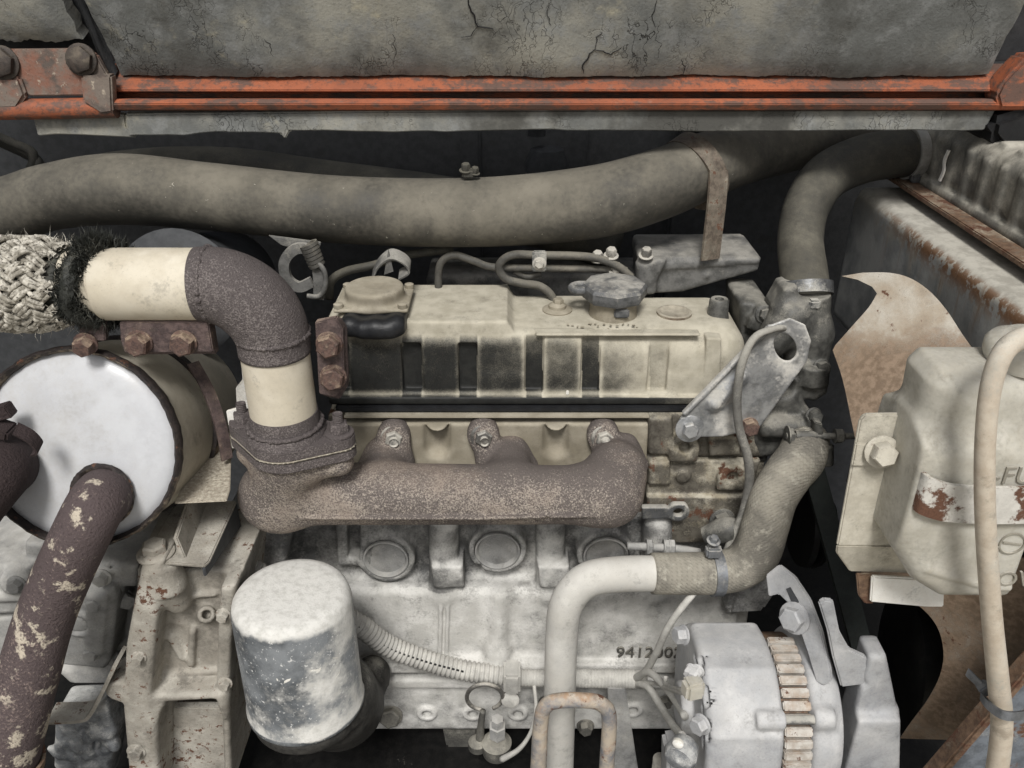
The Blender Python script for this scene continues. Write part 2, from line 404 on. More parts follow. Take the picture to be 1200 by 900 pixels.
M['pipe_pale'] = dusty('pale dusty pipe', c(176, 174, 168), c(150, 148, 142), c(206, 203, 194), c(192, 188, 178), amt=.55, up=.3, big=8, soft=.4, bump=.0003, speck=.1)
M['white_cap'] = dusty('white enamel', c(192, 194, 198), c(184, 186, 191), c(166, 160, 148), c(190, 185, 174), amt=.16, up=-.1, big=7, fine=40, soft=.55, rough=.26, bump=.0001, speck=.2, grime=.06, scratch=(160, .745, c(120, 92, 72)))
M['muffler'] = dusty('dusty muffler shell', c(170, 160, 140), c(150, 141, 122), c(200, 191, 170), amt=.45, up=.35, big=8, soft=.4)
M['rim'] = dusty('burnt rim', c(56, 46, 42), c(36, 30, 30), c(160, 142, 118), amt=.28, up=-.25, big=50, fine=200, rust=.22, rust_scale=150, bump=.0015)
M['reservoir'] = dusty('milky dusty plastic', c(196, 192, 178), c(184, 179, 163), c(170, 163, 147), c(148, 142, 127), amt=.38, up=.25, big=12, fine=40, soft=.5, rough=.34, bump=.0002, speck=.15, grime=.2)
M['bracket_cream'] = dusty('cream painted bracket', c(198, 191, 172), c(182, 174, 154), c(180, 173, 156), amt=.4, up=.2, rust=.27, rust_scale=26, soft=.4)
M['mark'] = dusty('moulded mark', c(150, 144, 128), c(132, 126, 112), amt=.2)
M['hinge_bolt'] = dusty('grimy brown bolt', c(74, 62, 54), c(48, 42, 38), c(110, 98, 84), amt=.3, big=60, fine=160, bump=.001)
M['strap'] = dusty('white painted strap', c(206, 202, 192), c(190, 186, 176), amt=.3, rust=.46, rust_scale=34)
M['white_plate'] = dusty('white painted plate', c(232, 230, 222), c(226, 222, 212), c(222, 216, 200), amt=.3, speck=.1)
M['fan'] = dusty('rusty fan steel', c(148, 122, 96), c(118, 94, 70), c(194, 186, 170), c(172, 154, 130), amt=.14, up=.25, use_attr=True, big=12, fine=170, soft=.32, rust=.10, rust_scale=90, bump=.0008, speck=.5, grime=.15)
M['shroud'] = dusty('grey shroud', c(92, 98, 102), c(66, 72, 76), c(192, 188, 176), c(168, 164, 152), amt=.22, up=.4, big=16, fine=50, soft=.35, rust=.24, rust_scale=16)
M['tank'] = dusty('dusty radiator tank', c(112, 110, 102), c(74, 73, 68), c(178, 172, 156), c(150, 145, 130), amt=.40, up=.3, big=30, fine=70, soft=.35)
M['rust_strip'] = dusty('rust strip', c(132, 100, 74), c(96, 70, 52), c(182, 166, 140), amt=.2, up=.2, big=40, fine=150, rust=.4, bump=.001)
M['beam'] = dusty('scuffed grey beam', c(110, 118, 128), c(84, 90, 98), c(180, 178, 172), amt=.24, up=.2, big=30, fine=80, rust=.3, rust_scale=22)
M['handle'] = dusty('rusty handle rod', c(176, 160, 138), c(110, 114, 122), c(200, 188, 168), c(180, 140, 104), amt=.3, big=40, fine=50, rust=.34, rust_scale=44, bump=.0005)
M['belt'] = dusty('fan belt', c(30, 38, 35), c(24, 30, 28), c(86, 96, 88), amt=.0, up=.1, fine=120)
M['conduit'] = dusty('dusty grey conduit', c(160, 158, 152), c(130, 128, 122), c(200, 197, 188), amt=.5, up=.3, soft=.3, bump=.0002)
M['wire'] = dusty('dusty cable', c(112, 110, 104), c(86, 84, 80), c(176, 172, 160), amt=.38, up=.3, bump=.0002)
M['wire_pale'] = dusty('pale dusty cable', c(170, 168, 160), c(150, 148, 140), c(200, 197, 188), amt=.5, up=.3, bump=.0002)
M['tube_cream'] = dusty('cream plastic tube', c(198, 184, 162), c(184, 166, 142), c(204, 196, 178), amt=.35, up=.2, big=20, bump=.0002)
M['band'] = dusty('galvanised band', c(138, 142, 148), c(112, 116, 122), c(186, 182, 172), amt=.2, up=.2, rough=.4, metal=.6)
M['bluegrey'] = dusty('chalky grey lump', c(128, 132, 136), c(80, 84, 90), c(200, 200, 196), amt=.3, big=40, fine=120, bump=.002)
M['line'] = dusty('grimy steel line', c(84, 82, 76), c(62, 60, 56), c(128, 122, 108), amt=.3, up=.3, bump=.0002)
M['steel_grey'] = dusty('grey dusty casting', c(110, 109, 106), c(78, 78, 76), c(158, 154, 144), amt=.3, up=.35, big=24)
M['soot'] = dusty('sooty dark casting', c(62, 60, 56), c(40, 39, 37), c(150, 146, 134), amt=.05, up=.4, big=24, bump=.0012)
M['plug'] = dusty('stained plug', c(122, 104, 84), c(92, 76, 60), c(176, 166, 144), amt=.36, big=40)
M['ground'] = dusty('pale ground', c(150, 142, 124), c(120, 112, 98), c(176, 168, 150), amt=.4, big=3, fine=20, bump=.004)
M['oldcap'] = dusty('worn dark cap', c(100, 101, 102), c(70, 72, 74), c(172, 168, 158), amt=.22, up=.35, big=40, fine=140, rough=.5, bump=.0003)
M['strap_rust'] = dusty('rusty steel strap', c(118, 104, 88), c(84, 72, 60), c(150, 140, 120), amt=.3, up=.1, big=50, fine=200, rust=.26, rust_scale=130, bump=.0008)

for _k in ('reservoir',):
    _b = [n for n in M[_k].node_tree.nodes if n.type == 'BSDF_PRINCIPLED'][0]; _b.inputs['Subsurface Weight'].default_value = .35; _b.inputs['Subsurface Radius'].default_value = (1, .9, .7); _b.inputs['Subsurface Scale'].default_value = .012
def m_filter():
    b = NB('oil filter paint'); n1 = b.noise(22, 5, .6); n2 = b.noise(110, 5, .7, off=2); n3 = b.noise(600, 2, .5)
    nz = b.sep(b.nor)[2]; p = b.sep(b.pos)
    side = b.mix(b.ss(n1, .35, .65), c(124, 129, 133), c(66, 71, 76)); side = b.mix(b.ss(b.noise(240, 4, .7, off=6), .60, .66), side, c(198, 198, 195))
    dx = b.ss(p[0], -.298, -.262, .40, 0.); rt = b.ss(p[0], -.21, -.185, 0., .25)
    lowz = b.ss(p[2], ZB - .29, ZB - .25, .22, 0.)
    d = b.add(b.mul(b.add(n1, -.5), 1.3), b.mul(b.add(n2, -.5), .5)); d = b.add(d, b.mul(nz, 1.2))
    d = b.add(d, b.add(dx, b.add(rt, lowz))); mk_ = b.ss(d, .27, .62)
    col = b.mix(mk_, side, b.mix(b.ss(n2, .4, .7), c(212, 210, 203), c(188, 186, 178)))
    return b.fin(col, b.ss(mk_, 0, 1, .5, .95), b.bump(b.add(n2, n3), .0004), 0, .4)
M['filter'] = m_filter()

def m_foam(name, k):
    b = NB(name); n1 = b.noise(7, 6, .65, off=k); n2 = b.noise(40, 6, .7, off=k + 2); n3 = b.noise(350, 3, .6)
    vec = b.vmath('ADD', b.pos, b.vmath('MULTIPLY', (0.0, 0.0, 0.0), (1, 1, 1)))
    q = b.n('ShaderNodeVectorMath'); q.operation = 'MULTIPLY'; b.l(b.pos, q.inputs[0]); q.inputs[1].default_value = (1.15, .30, .36)
    wob = b.n('ShaderNodeTexNoise'); b.l(b.pos, wob.inputs['Vector']); wob.inputs['Scale'].default_value = 60; wob.inputs['Detail'].default_value = 3
    wv = b.vmath('MULTIPLY', wob.outputs['Color'], (.035, .035, .035)); wv = b.vmath('ADD', q.outputs[0], wv)
    e1 = b.vor(58, 'DISTANCE_TO_EDGE', wv); where = b.ss(b.noise(9, 4, .6, off=k + 9), .56, .70)
    e2 = b.vor(95, 'DISTANCE_TO_EDGE', wv); where2 = b.ss(b.noise(14, 4, .6, off=k + 4), .53, .68)
    crack = b.m_('MAXIMUM', b.mul(b.ss(e1, .006, .028, .85, 0.), where), b.mul(b.ss(e2, .008, .04, .5, 0.), where2))
    col = b.mix(b.ss(n1, .38, .62), c(154, 151, 138), c(108, 110, 107))
    col = b.mix(b.ss(n2, .45, .72), col, c(136, 138, 136)); col = b.mix(b.ss(b.noise(16, 5, .7, off=k + 6), .58, .76), col, c(184, 175, 146))
    col = b.mix(b.ss(b.noise(5, 6, .7, off=k + 13), .51, .68), col, c(84, 83, 78))
    col = b.mix(b.ss(n3, .5, .8, 0, .35), col, c(70, 69, 64)); col = b.mix(b.mul(crack, .9), col, c(34, 33, 30))
    h = b.add(b.mul(n2, .5), b.mul(n3, .18)); h = b.add(h, b.mul(crack, -.9))
    return b.fin(col, .95, b.bump(h, .0022), 0, .2)
M['foam'] = m_foam('cracked foam lining', 0); M['foam_strip'] = m_foam('foam strip', 23)

def m_orange():
    b = NB('weathered orange paint'); n1 = b.noise(12, 6, .65); n2 = b.noise(90, 5, .7, off=3); n3 = b.noise(600, 2, .5)
    col = b.mix(b.ss(n1, .35, .7), c(182, 88, 48), c(152, 76, 46)); col = b.mix(b.ss(n2, .55, .75, 0, .5), col, c(182, 124, 100))
    q = b.n('ShaderNodeVectorMath'); q.operation = 'MULTIPLY'; b.l(b.pos, q.inputs[0]); q.inputs[1].default_value = (.35, 1, 1)
    g = b.add(b.noise(30, 6, .75, q.outputs[0], off=6), b.mul(b.add(n2, -.5), .4))
    col = b.mix(b.ss(g, .43, .56, 0, .92), col, c(96, 74, 64)); col = b.mix(b.ss(b.noise(170, 6, .75, off=15), .52, .66, 0, .55), col, c(74, 58, 50)); col = b.mix(b.ss(n3, .66, .74, 0, .5), col, c(60, 44, 38))
    return b.fin(col, .62, b.bump(b.add(n2, b.mul(n3, .3)), .0006), 0, .35)
M['orange'] = m_orange()
def m_hinge():
    b = NB('worn rusty orange plate'); n1 = b.noise(28, 6, .65); n2 = b.noise(120, 5, .7, off=3); n3 = b.noise(700, 2, .5)
    col = b.mix(b.ss(n1, .40, .58), c(142, 90, 70), c(124, 110, 98)); col = b.mix(b.ss(b.noise(40, 5, .6, off=4), .5, .65), col, c(96, 84, 76))
    col = b.mix(b.ss(n2, .58, .68), col, c(176, 160, 138)); col = b.mix(b.ss(n3, .62, .75, 0, .6), col, c(58, 44, 38))
    return b.fin(col, .75, b.bump(b.add(n1, n2), .001), 0, .3)
M['hinge'] = m_hinge()

def m_castrust(name, lo, hi, thr, fsc=420, patch=None, body=None, big=.45):
    """fine pitted scale: dark plum rust with pale specks"""
    b = NB(name); n1 = b.noise(16, 5, .6); n2 = b.noise(fsc, 3, .6); n3 = b.noise(fsc * .25, 5, .7, off=4); n4 = b.noise(fsc * 2.2, 2, .5, off=9)
    ny = b.mul(b.sep(b.nor)[1], -.10)
    t = b.add(b.mul(n2, .75), b.mul(n4, .25)); t = b.add(t, b.mul(b.add(n1, -.5), big)); t = b.add(t, b.add(ny, b.mul(b.add(n3, -.5), .3)))
    col = b.mix(b.ss(t, thr, thr + .17), lo, hi); col = b.mix(b.ss(n2, .28, .42, .7, 0.), col, tuple(x * .4 for x in lo[:3]) + (1,))
    if body: col = b.mix(b.ss(n1, .45, .7, 0, .6), col, body)
    nr = b.bump(b.add(n2, b.mul(n3, .8)), .0016)
    if patch:
        pm = b.ss(b.add(b.noise(38, 5, .6, off=patch[1]), b.mul(b.add(n3, -.5), .5)), patch[2], patch[2] + .07)
        pm = b.mul(pm, b.ss(b.noise(9, 2, .5, off=patch[1] + 3), .40, .50)); pm = b.mul(pm, b.ss(n2, .34, .50, .35, 1.))
        col = b.mix(pm, col, patch[0])
    return b.fin(col, .9, nr, 0, .25)
M['manifold'] = m_castrust('pitted cast manifold', c(104, 94, 89), c(170, 157, 142), .535, 620, big=.48, body=c(134, 116, 102))
M['elbow'] = m_castrust('scaled steel elbow', c(92, 83, 82), c(132, 122, 118), .56, 680, big=.2)
M['downpipe'] = m_castrust('flaking exhaust pipe', c(88, 74, 74), c(136, 116, 108), .60, 420, (c(190, 176, 154), 7, .555))
M['burntpipe'] = m_castrust('burnt pipe', c(58, 46, 46), c(94, 78, 72), .62, 420)
M['speck_plate'] = m_castrust('specked rusty plate', c(166, 154, 134), c(196, 186, 164), .5, 300)

def m_knit():
    b = NB('knitted rubber hose'); n1 = b.noise(14, 5, .6); n2 = b.noise(80, 5, .7, off=2); uv = b.attr('dust')
    kn = b.ss(uv, .25, .8)
    col = b.mix(b.ss(n1, .38, .62), c(160, 153, 136), c(118, 113, 102)); col = b.mix(b.ss(n2, .5, .7), col, c(170, 164, 147))
    col = b.mix(b.mul(b.ss(kn, .5, 0., 0, .16), 1.), col, c(84, 80, 72))
    return b.fin(col, .85, b.bump(b.add(b.mul(n2, .6), b.mul(kn, .8)), .0006), 0, .3)
M['knit'] = m_knit()
def m_braid():
    b = NB('glass fibre strands'); n = b.noise(110, 4, .6); q = b.noise(500, 3, .6, off=3)
    col = b.mix(b.ss(n, .40, .62), c(204, 197, 181), c(142, 135, 120)); col = b.mix(b.ss(q, .48, .70), col, c(98, 92, 82))
    return b.fin(col, .95, b.bump(q, .0012), 0, .1)
M['braid'] = m_braid()
M['fuzz'] = dusty('frayed dark cord', c(52, 54, 48), c(34, 36, 32), c(110, 108, 94), amt=.12, big=60)

# ================================================================== SETTING
struct('ground', (np.array([(-60, -60, 0), (60, -60, 0), (60, 60, 0), (-60, 60, 0)], float), [(0, 1, 2, 3)]), M['ground'], smooth=0)
struct('bulkhead_wall', join(box((-.42, .47, .84), (1.06, .02, 1.1), bevel=.003), box((.70, .50, .84), (1.2, .02, 1.1), bevel=.003),
       box((-.06, .455, .84), (.03, .015, 1.1), bevel=.004)), M['dark'])
struct('bay_inner_panel', join(box((.335, .40, .95), (.22, .012, .7), bevel=.004), box((.335, .388, 1.10), (.20, .012, .015), bevel=.003)), M['dark'])
struct('bay_side_panel', join(box((-1.0, .05, .92), (.02, .9, .75), bevel=.003)), M['dark'])
struct('belly_pan', join(box((-.05, .06, .34), (2.0, .98, .012), bevel=.003)), M['oily'])

# ================================================================== HOOD with foam lining, orange rail, hinge
HY = .12
hood = thing('engine_hood', 'raised engine hood with orange rail and cracked grey foam lining', 'hood', P(600, 130, HY))
def rail(prof, x0, x1, m, name, parent):
    V = []
    for X in (x0, x1): V += [(X, y, z) for y, z in prof]
    n = len(prof); Fc = [(i, (i + 1) % n, n + (i + 1) % n, n + i) for i in range(n)] + [tuple(range(n))[::-1], tuple(range(n, 2 * n))]
    bm = bmesh.new(); vv = [bm.verts.new(v) for v in V]
    for f in Fc: bm.faces.new([vv[i] for i in f])
    bmesh.ops.recalc_face_normals(bm, faces=bm.faces)
    bmesh.ops.bevel(bm, geom=[e for e in bm.edges], offset=.0012, segments=2, affect='EDGES', clamp_overlap=True)
    bm.verts.index_update(); return mk(name, _bm_out(bm), m, parent)
zr = lambda r, Y=HY: P(600, r, Y).z
xl, xr = P(112, 110, HY).x, P(1290, 110, HY).x
rail([(HY + .035, zr(74, HY + .035)), (HY + .012, zr(88, HY + .012)), (HY - .004, zr(105)), (HY - .003, zr(107)), (HY + .022, zr(109, HY + .022)), (HY + .022, zr(114, HY + .022)),
      (HY - .012, zr(116, HY - .012)), (HY - .018, zr(122, HY - .018)), (HY - .014, zr(129, HY - .014)), (HY + .03, zr(130, HY + .03))], xl, xr, M['orange'], 'frame_rail', hood)
# lining: an uneven sheet leaning over the bay
LEAN = R(20)
def sheet(xa, xb, za, zb, nx, nz, y0, lean, name, seed, mat, rag=.002, thick=.018, slant=(0, 0)):
    """padded foam sheet: grid front + border folded back"""
    r = np.random.default_rng(seed); ph = r.uniform(0, 6, 12)
    V = np.zeros((nz + 1, nx + 1, 3))
    for i in range(nz + 1):
        for j in range(nx + 1):
            u, v = j / nx, i / nz
            L = za + (zb - za) * v; x = (xa + slant[0] * v) + ((xb + slant[1] * v) - (xa + slant[0] * v)) * u
            edge = min(u, 1 - u) * (xb - xa); edge = min(edge, L - za + 1e-6)
            puff = .006 * (1 - math.exp(-edge / .012)) + .0016 * math.sin(x * 21 + ph[0]) * math.sin(L * 33 + ph[1]) + .0009 * math.sin(x * 63 + ph[2] + L * 40)
            if i == 0: L += rag * (math.sin(x * 60 + ph[3]) * .5 + math.sin(x * 143 + ph[4]) * .4 + r.normal(0, .35))
            if j in (0, nx): x += rag * r.normal(0, .5)
            V[i, j] = (x, y0 - L * math.sin(lean) - puff * math.cos(lean), za * 0 + zr0 + L * math.cos(lean) - puff * math.sin(lean))
    F_ = V.reshape(-1, 3); B = F_ + np.array((0, math.cos(lean) * thick, math.sin(lean) * thick)); n = len(F_); Fc = []
    for i in range(nz):
        for j in range(nx):
            a = i * (nx + 1) + j; Fc.append((a, a + 1, a + nx + 2, a + nx + 1)); Fc.append((n + a, n + a + nx + 1, n + a + nx + 2, n + a + 1))
    for j in range(nx):
        Fc.append((j + 1, j, n + j, n + j + 1)); q = nz * (nx + 1) + j; Fc.append((q, q + 1, n + q + 1, n + q))
    for i in range(nz):
        a = i * (nx + 1); Fc.append((a, a + nx + 1, n + a + nx + 1, n + a)); a += nx; Fc.append((a + nx + 1, a, n + a, n + a + nx + 1))
    return mk(name, (np.vstack([F_, B]), Fc), mat, hood, smooth=50)
zr0 = zr(89, HY + .005)
x_a, x_b = P(139, 89, HY).x, P(1163, 84, HY).x
sheet(x_a, x_b, 0, .62, 260, 60, HY + .005, LEAN, 'foam_lining', 3, M['foam'], rag=.0009, slant=(-.06, .02))
sheet(P(-140, 56, HY).x, P(101, 56, HY).x, .037, .62, 60, 60, HY + .008, LEAN, 'foam_lining', 5, M['foam'], rag=.0025, slant=(0, -.06))
# hood skin behind the lining
Lv = Vector((0, -math.sin(LEAN), math.cos(LEAN))); Nv = Vector((0, math.cos(LEAN), math.sin(LEAN)))
o0 = Vector((0, HY + .005, zr0)) + Nv * .03
mk('skin', prism([Vector((-.78, 0, 0)) + o0 - Lv * .0, Vector((.8, 0, 0)) + o0, Vector((.8, 0, 0)) + o0 + Lv * .66, Vector((-.78, 0, 0)) + o0 + Lv * .66], Nv * .004, .001), M['dark'], hood)
mk('stiffener', prism([P(112, 64, HY) + Nv * .004, P(126, 90, HY) + Nv * .004, P(134, 92, HY) + Nv * .004, P(108, 30, HY) + Nv * .004, P(88, -30, HY - .03), P(78, -30, HY - .03)], Nv * .01, .001), M['dark'], hood)
def crack(px, r=.0011):
    pp = [PP(x, y, Vector((0, HY + .005, zr0)) - Nv * .0062, Nv) for x, y in px]
    q = []
    for a, b_ in zip(pp[:-1], pp[1:]): q += [a, a.lerp(b_, .33) + Vector((rng.normal(0, .0012), 0, 0)), a.lerp(b_, .66) + Vector((rng.normal(0, .0012), 0, 0))]
    q.append(pp[-1]); n_ = len(q); return mk('crack', tube(q, [r * .6 * (.35 + .65 * math.sin(math.pi * (i + .6) / n_)) for i in range(n_)], 6, 1), M['black'], hood)
crack([(546, -20), (549, 5), (556, 18), (560, 31), (578, 34)], .0014); crack([(560, 31), (552, 42), (540, 44)], .0007); crack([(684, 86), (683, 76), (690, 66), (697, 58)], .0014); crack([(697, 58), (708, 60), (716, 64), (728, 56)], .001); crack([(697, 58), (700, 46), (706, 38)], .0007)
crack([(604, 8), (601, 22), (606, 34)], .0006); crack([(645, 5), (641, 18), (646, 30)], .0006); crack([(770, 0), (764, 18), (768, 32)], .0007); crack([(800, 88), (803, 78), (798, 70)], .0009); crack([(460, 40), (464, 58), (461, 72)], .0006); crack([(310, 46), (316, 54), (320, 66)], .0006); crack([(268, 40), (275, 52)], .0006)
# foam strip under the rail
def strip(px, Y, name='foam_strip', th=.008):
    return mk(name, prism([P(x, y, Y) for x, y in px], (0, th, .002), .0015), M['foam_strip'], hood)
def wavy(x0, x1, y0, amp, n, seed):
    r = np.random.default_rng(seed); return [(x, y0(x) + amp * r.normal()) for x in np.linspace(x0, x1, n)]
strip([(38, 137), (146, 135), (149, 150), (160, 162), (100, 159), (66, 158), (44, 160)], HY - .004)
strip([(146, 134), (400, 131), (700, 129), (1168, 128), (1154, 153)] + wavy(1130, 340, lambda x: 154 + 0.8 * math.sin(x / 60), .4, 40, 1)
      + [(334, 164), (329, 157)] + wavy(310, 160, lambda x: 156 + (x < 230) * 3, .4, 9, 2) + [(150, 160)], HY - .007)
# hinge, left
hp = mk('hinge_plate', prismY([(8, 58), (94, 57), (112, 64), (127, 90), (127, 112), (36, 113), (24, 108), (12, 90)], HY - .012, HY - .004, .0015), M['hinge'], hood)
mk('bolt', bolt(P(96, 70, HY - .012), (0, -1, .15), .0130, .010, 1.2), M['hinge_bolt'], hp); mk('bolt', bolt(P(4, 74, HY - .012), (0, -1, .15), .0140, .011, 1.2), M['hinge_bolt'], hp)
hk = mk('hinge_knuckle', prismY([(94, 89), (130, 88), (132, 132), (118, 134), (97, 120)], HY - .020, HY - .006, .002), M['hinge'], hood)
mk('hinge_arm', prismY([(-60, 90), (22, 90), (30, 112), (20, 128), (-60, 130)], HY - .018, HY - .006, .003), M['hinge'], hood)
mk('hinge_tube', tube([P(-80, 129, HY - .008), P(20, 128, HY - .008), P(136, 126, HY - .008)], .0105, 16, 3), M['orange'], hood)
# right corner post
mk('corner_post', prismY([(1176, 96), (1204, 66), (1290, 60), (1290, 128), (1172, 128), (1168, 112)], HY - .020, HY + .01, .003), M['orange'], hood)
mk('hinge_pin', lathe([(0, 0), (0, .007), (.014, .007), (.016, .005)], P(1176, 98, HY - .003), (1, -.6, 0), 16), M['orange'], hood)

# ================================================================== back of the bay
solo('fuel_filter', join(lathe([(0, .028), (.05, .03), (.07, .022), (.075, .0)], P(640, 235, .36), (0, 0, 1), 28), lathe([(.07, .012), (.1, .012), (.104, 0)], P(628, 220, .36), (0, 0, 1), 16)), M['dark'],
     'dark fuel filter barely visible on the bulkhead behind the wide hose', 'filter')
solo('wire_bundle', join(*[tube([P(-30 + i * 9, 150 + i * 5, .28), P(15 + i * 8, 168 + i * 6, .27), P(40 + i * 6, 185 + i * 9, .26), P(20 + i * 4, 230, .26)], .006, 10, 5) for i in range(4)]), M['hose_dark'],
     'dark bundle of cables in the upper left corner above the wide hose', 'cable')
solo('air_cleaner', join(lathe([(0, .0), (0, .062), (.006, .070), (.012, .062), (.02, .062)], P(205, 346, .05), (0.05, .9, -.25), 44), lathe([(.012, .062), (.15, .062)], P(205, 346, .05), (0.05, .9, -.25), 44)), M['dark'],
     'round dark canister with raised rim behind the tan exhaust tube', 'canister')

# wide hoses
H1 = [(-120, 262, 40, .13), (0, 248, 38, .12), (60, 231, 38, .12), (140, 222, 41, .115), (250, 231, 39, .115), (400, 246, 39, .115), (560, 249, 40, .12), (690, 238, 42, .125), (770, 217, 41, .14), (830, 193, 38, .17), (890, 178, 32, .23), (980, 160, 28, .30), (1060, 145, 26, .36)]
def tubepx(lst, seg=28, n=8, **k):
    pts = [P(x, y, Y) for x, y, r, Y in lst]; return tube(pts, [r * S(p) for (x, y, r, Y), p in zip(lst, pts)], seg, n, **k)
h = thing('intake_hose', 'wide dusty grey-brown rubber hose running across the bay', 'hose', P(560, 290, .12))
mk('hose_wall', tubepx(H1, 44, 10), M['hose'], h, smooth=180)
mk('clamp_screw', join(box(P(549, 203, .115), (.014, .010, .010), bevel=.002), bolt(P(546, 200, .115), (0, -.2, 1), .005, .008), bolt(P(556, 203, .115), (.2, -.2, 1), .004, .007)), M['hose_dark'], h)
solo('air_hose', tubepx([(60, 226, 30, .22), (150, 210, 33, .22), (260, 205, 32, .22), (380, 220, 32, .22), (520, 240, 33, .22), (640, 262, 30, .22), (720, 290, 28, .22)], 28), M['hose_dark'],
     'thinner dark rubber hose tucked behind the wide dusty hose', 'hose', smooth=180)
# strap bracket holding the hose
st = thing('hose_strap', 'rusty steel strap clamped round the wide hose', 'strap', P(832, 305, .12))
pr = [P(x, y, Y) for x, y, Y in ((786, 214, .148), (830, 193, .17))]; axh = (pr[1] - pr[0]).normalized()
cH = P(814, 201, .160)
mk('band', ring(cH, axh + Vector((.0, 0.1, .15)), 41.5 * S(cH), .020, .0035, 48), M['strap_rust'], st)
pb = [P(842, 200, .122), P(840, 235, .114), P(836, 270, .109), P(832, 304, .106)]
mk('leg', ribbon(pb, Vector((.0105, 0.004, 0)), .0035), M['strap_rust'], st)

# intake manifold behind the rocker cover
im = thing('intake_manifold', 'grey intake manifold behind the rocker cover', 'manifold', P(800, 345, .13))
f = Field(P(480, 345, .14) - Vector((.02, .03, .05)), P(900, 270, .27) + Vector((.03, .02, .01)), .003)
f.polypx([(752, 286), (775, 288), (890, 292), (893, 303), (889, 318), (800, 343), (752, 346)], .115, .20, rd=.004)
f.polypx([(752, 310), (892, 303), (889, 309), (752, 319)], .112, .2, rd=.001, k=.002)
f.polypx([(748, 285), (770, 279), (800, 292), (820, 302), (785, 300), (770, 330), (752, 330)], .106, .16, rd=.003)
f.cyl(P(828, 322, .113), P(828, 322, .12), .004, cut=False, k=.001)
f.box(P(500, 345, .17) - Vector((0, 0, .03)), P(760, 300, .24), .006)
f.cyl(P(757, 342, .112), P(757, 305, .112), .012)
mk('casting', f.mesh(), M['steel_grey'], im, smooth=180)
for x, y in ((757, 300), (700, 304), (716, 300), (722, 318)): mk('bolt', bolt(P(x, y, .105), (0, -.3, 1), .0058, .010), M['bolt'], im)
# cylinder head rear: injector side
fl = thing('fuel_line', 'two bent grey steel fuel lines held by a clip behind the rocker cover', 'fuel line', P(632, 345, .1))
T = lambda lst, r, Y, seg=12: tube([P(x, y, Y) for x, y in lst], r, seg, 8)
mk('pipe', T([(740, 325), (722, 311), (690, 301), (632, 299), (600, 299), (585, 311), (592, 326), (612, 332), (632, 335), (646, 346), (650, 362)], .0046, .10), M['line'], fl, smooth=180)
mk('pipe', T([(514, 352), (514, 318), (520, 304), (534, 299), (556, 306), (578, 313), (632, 314), (690, 315), (735, 317)], .0042, .108), M['line'], fl, smooth=180)
mk('pipe', T([(602, 318), (618, 324), (634, 321)], .0035, .112), M['line'], fl, smooth=180)
cl = mk('clip', box(P(632, 306, .0935), (.0155, .004, .024), bevel=.0015), M['steel'], fl)
mk('bolt', bolt(P(632, 309, .0915), (0, -1, .1), .0052, .005), M['bolt'], cl)
solo('breather_tube', tubepx([(386, 350, 5, .10), (388, 330, 5, .10), (405, 318, 5, .10), (440, 310, 5, .10), (470, 300, 5, .12), (530, 292, 5, .14)], 12), M['hose_dark'], 'thin black tube bending up behind the breather cap', 'tube', smooth=180)
# lifting eye
le = thing('lifting_eye', 'grey steel lifting eye with wrapped wire behind the elbow pipe', 'lifting eye', P(365, 350, .07))
mk('plate', ribbon([P(374, 350, .07), P(373, 320, .07), P(366, 296, .07), P(348, 291, .07), P(334, 305, .07), P(336, 325, .07), P(350, 336, .07), P(366, 330, .07)], Vector((0, .003, .0)), .011, 6), M['steel_grey'], le)
mk('stay', prism([P(314, 276, .075), P(376, 284, .075), P(374, 292, .075), P(356, 294, .075), P(330, 288, .075)], (0, .003, 0), .0008), M['steel_grey'], le)
mk('wire_wrap', join(*[ring(P(362 + i * 1.8, 287 + i * 4.5, .07), (.4, 0, -1), .008 - i * .0002, .0036, .002, 16) for i in range(6)]), M['line'], le)
mk('hook', tube([P(370, 305, .065), P(380, 318, .065), P(381, 336, .065), P(374, 347, .065), P(360, 347, .065)], .0028, 10), M['steel_grey'], le, smooth=180)

# ================================================================== ROCKER COVER
rc = thing('rocker_cover', 'black ribbed rocker cover coated in tan dust', 'rocker cover', P(630, 470, .05))
zF = lambda row, Y=.008: P(600, row, Y).z
x0, x1 = P(386, 430, .008).x, P(878, 430, .008).x
xs = P(594, 400, .008).x
zb, zt1, zt2 = zF(470), zF(375, .016), zF(389, .010)
f = Field((x0 - .01, -.006, zb - .012), (x1 + .01, .14, zt1 + .004), .0017)
f.box((x0, .008, zb), (xs + .1, .125, zt2 - .002), .014, k=.002); f.box((xs - .05, .008, zb), (x1, .130, zt2 - .001), .030, k=.002); f.box((xs - .05, .008, zb), (x1 - .004, .130, zt2 - .04), .012, k=.004)
f.box((x0, .012, zb), (xs, .118, zt1), .003, k=.002)
f.poly([(xs - .004, 0, zt1), (xs + .000, 0, zt1), (xs + .010, 0, zt2 - .006), (xs + .014, 0, zb + .03), (xs - .004, 0, zb + .02)], .0125, .118, 1, rd=.0025, k=.003)
f.box((x0 - .004, .002, zb - .002), (x1 - .002, .13, zb + .008), .003, k=.003)          # flange
f.box((xs + .03, .0068, zF(394)), (x1 - .055, .02, zF(391)), .001, k=.003)               # moulded line along the top edge
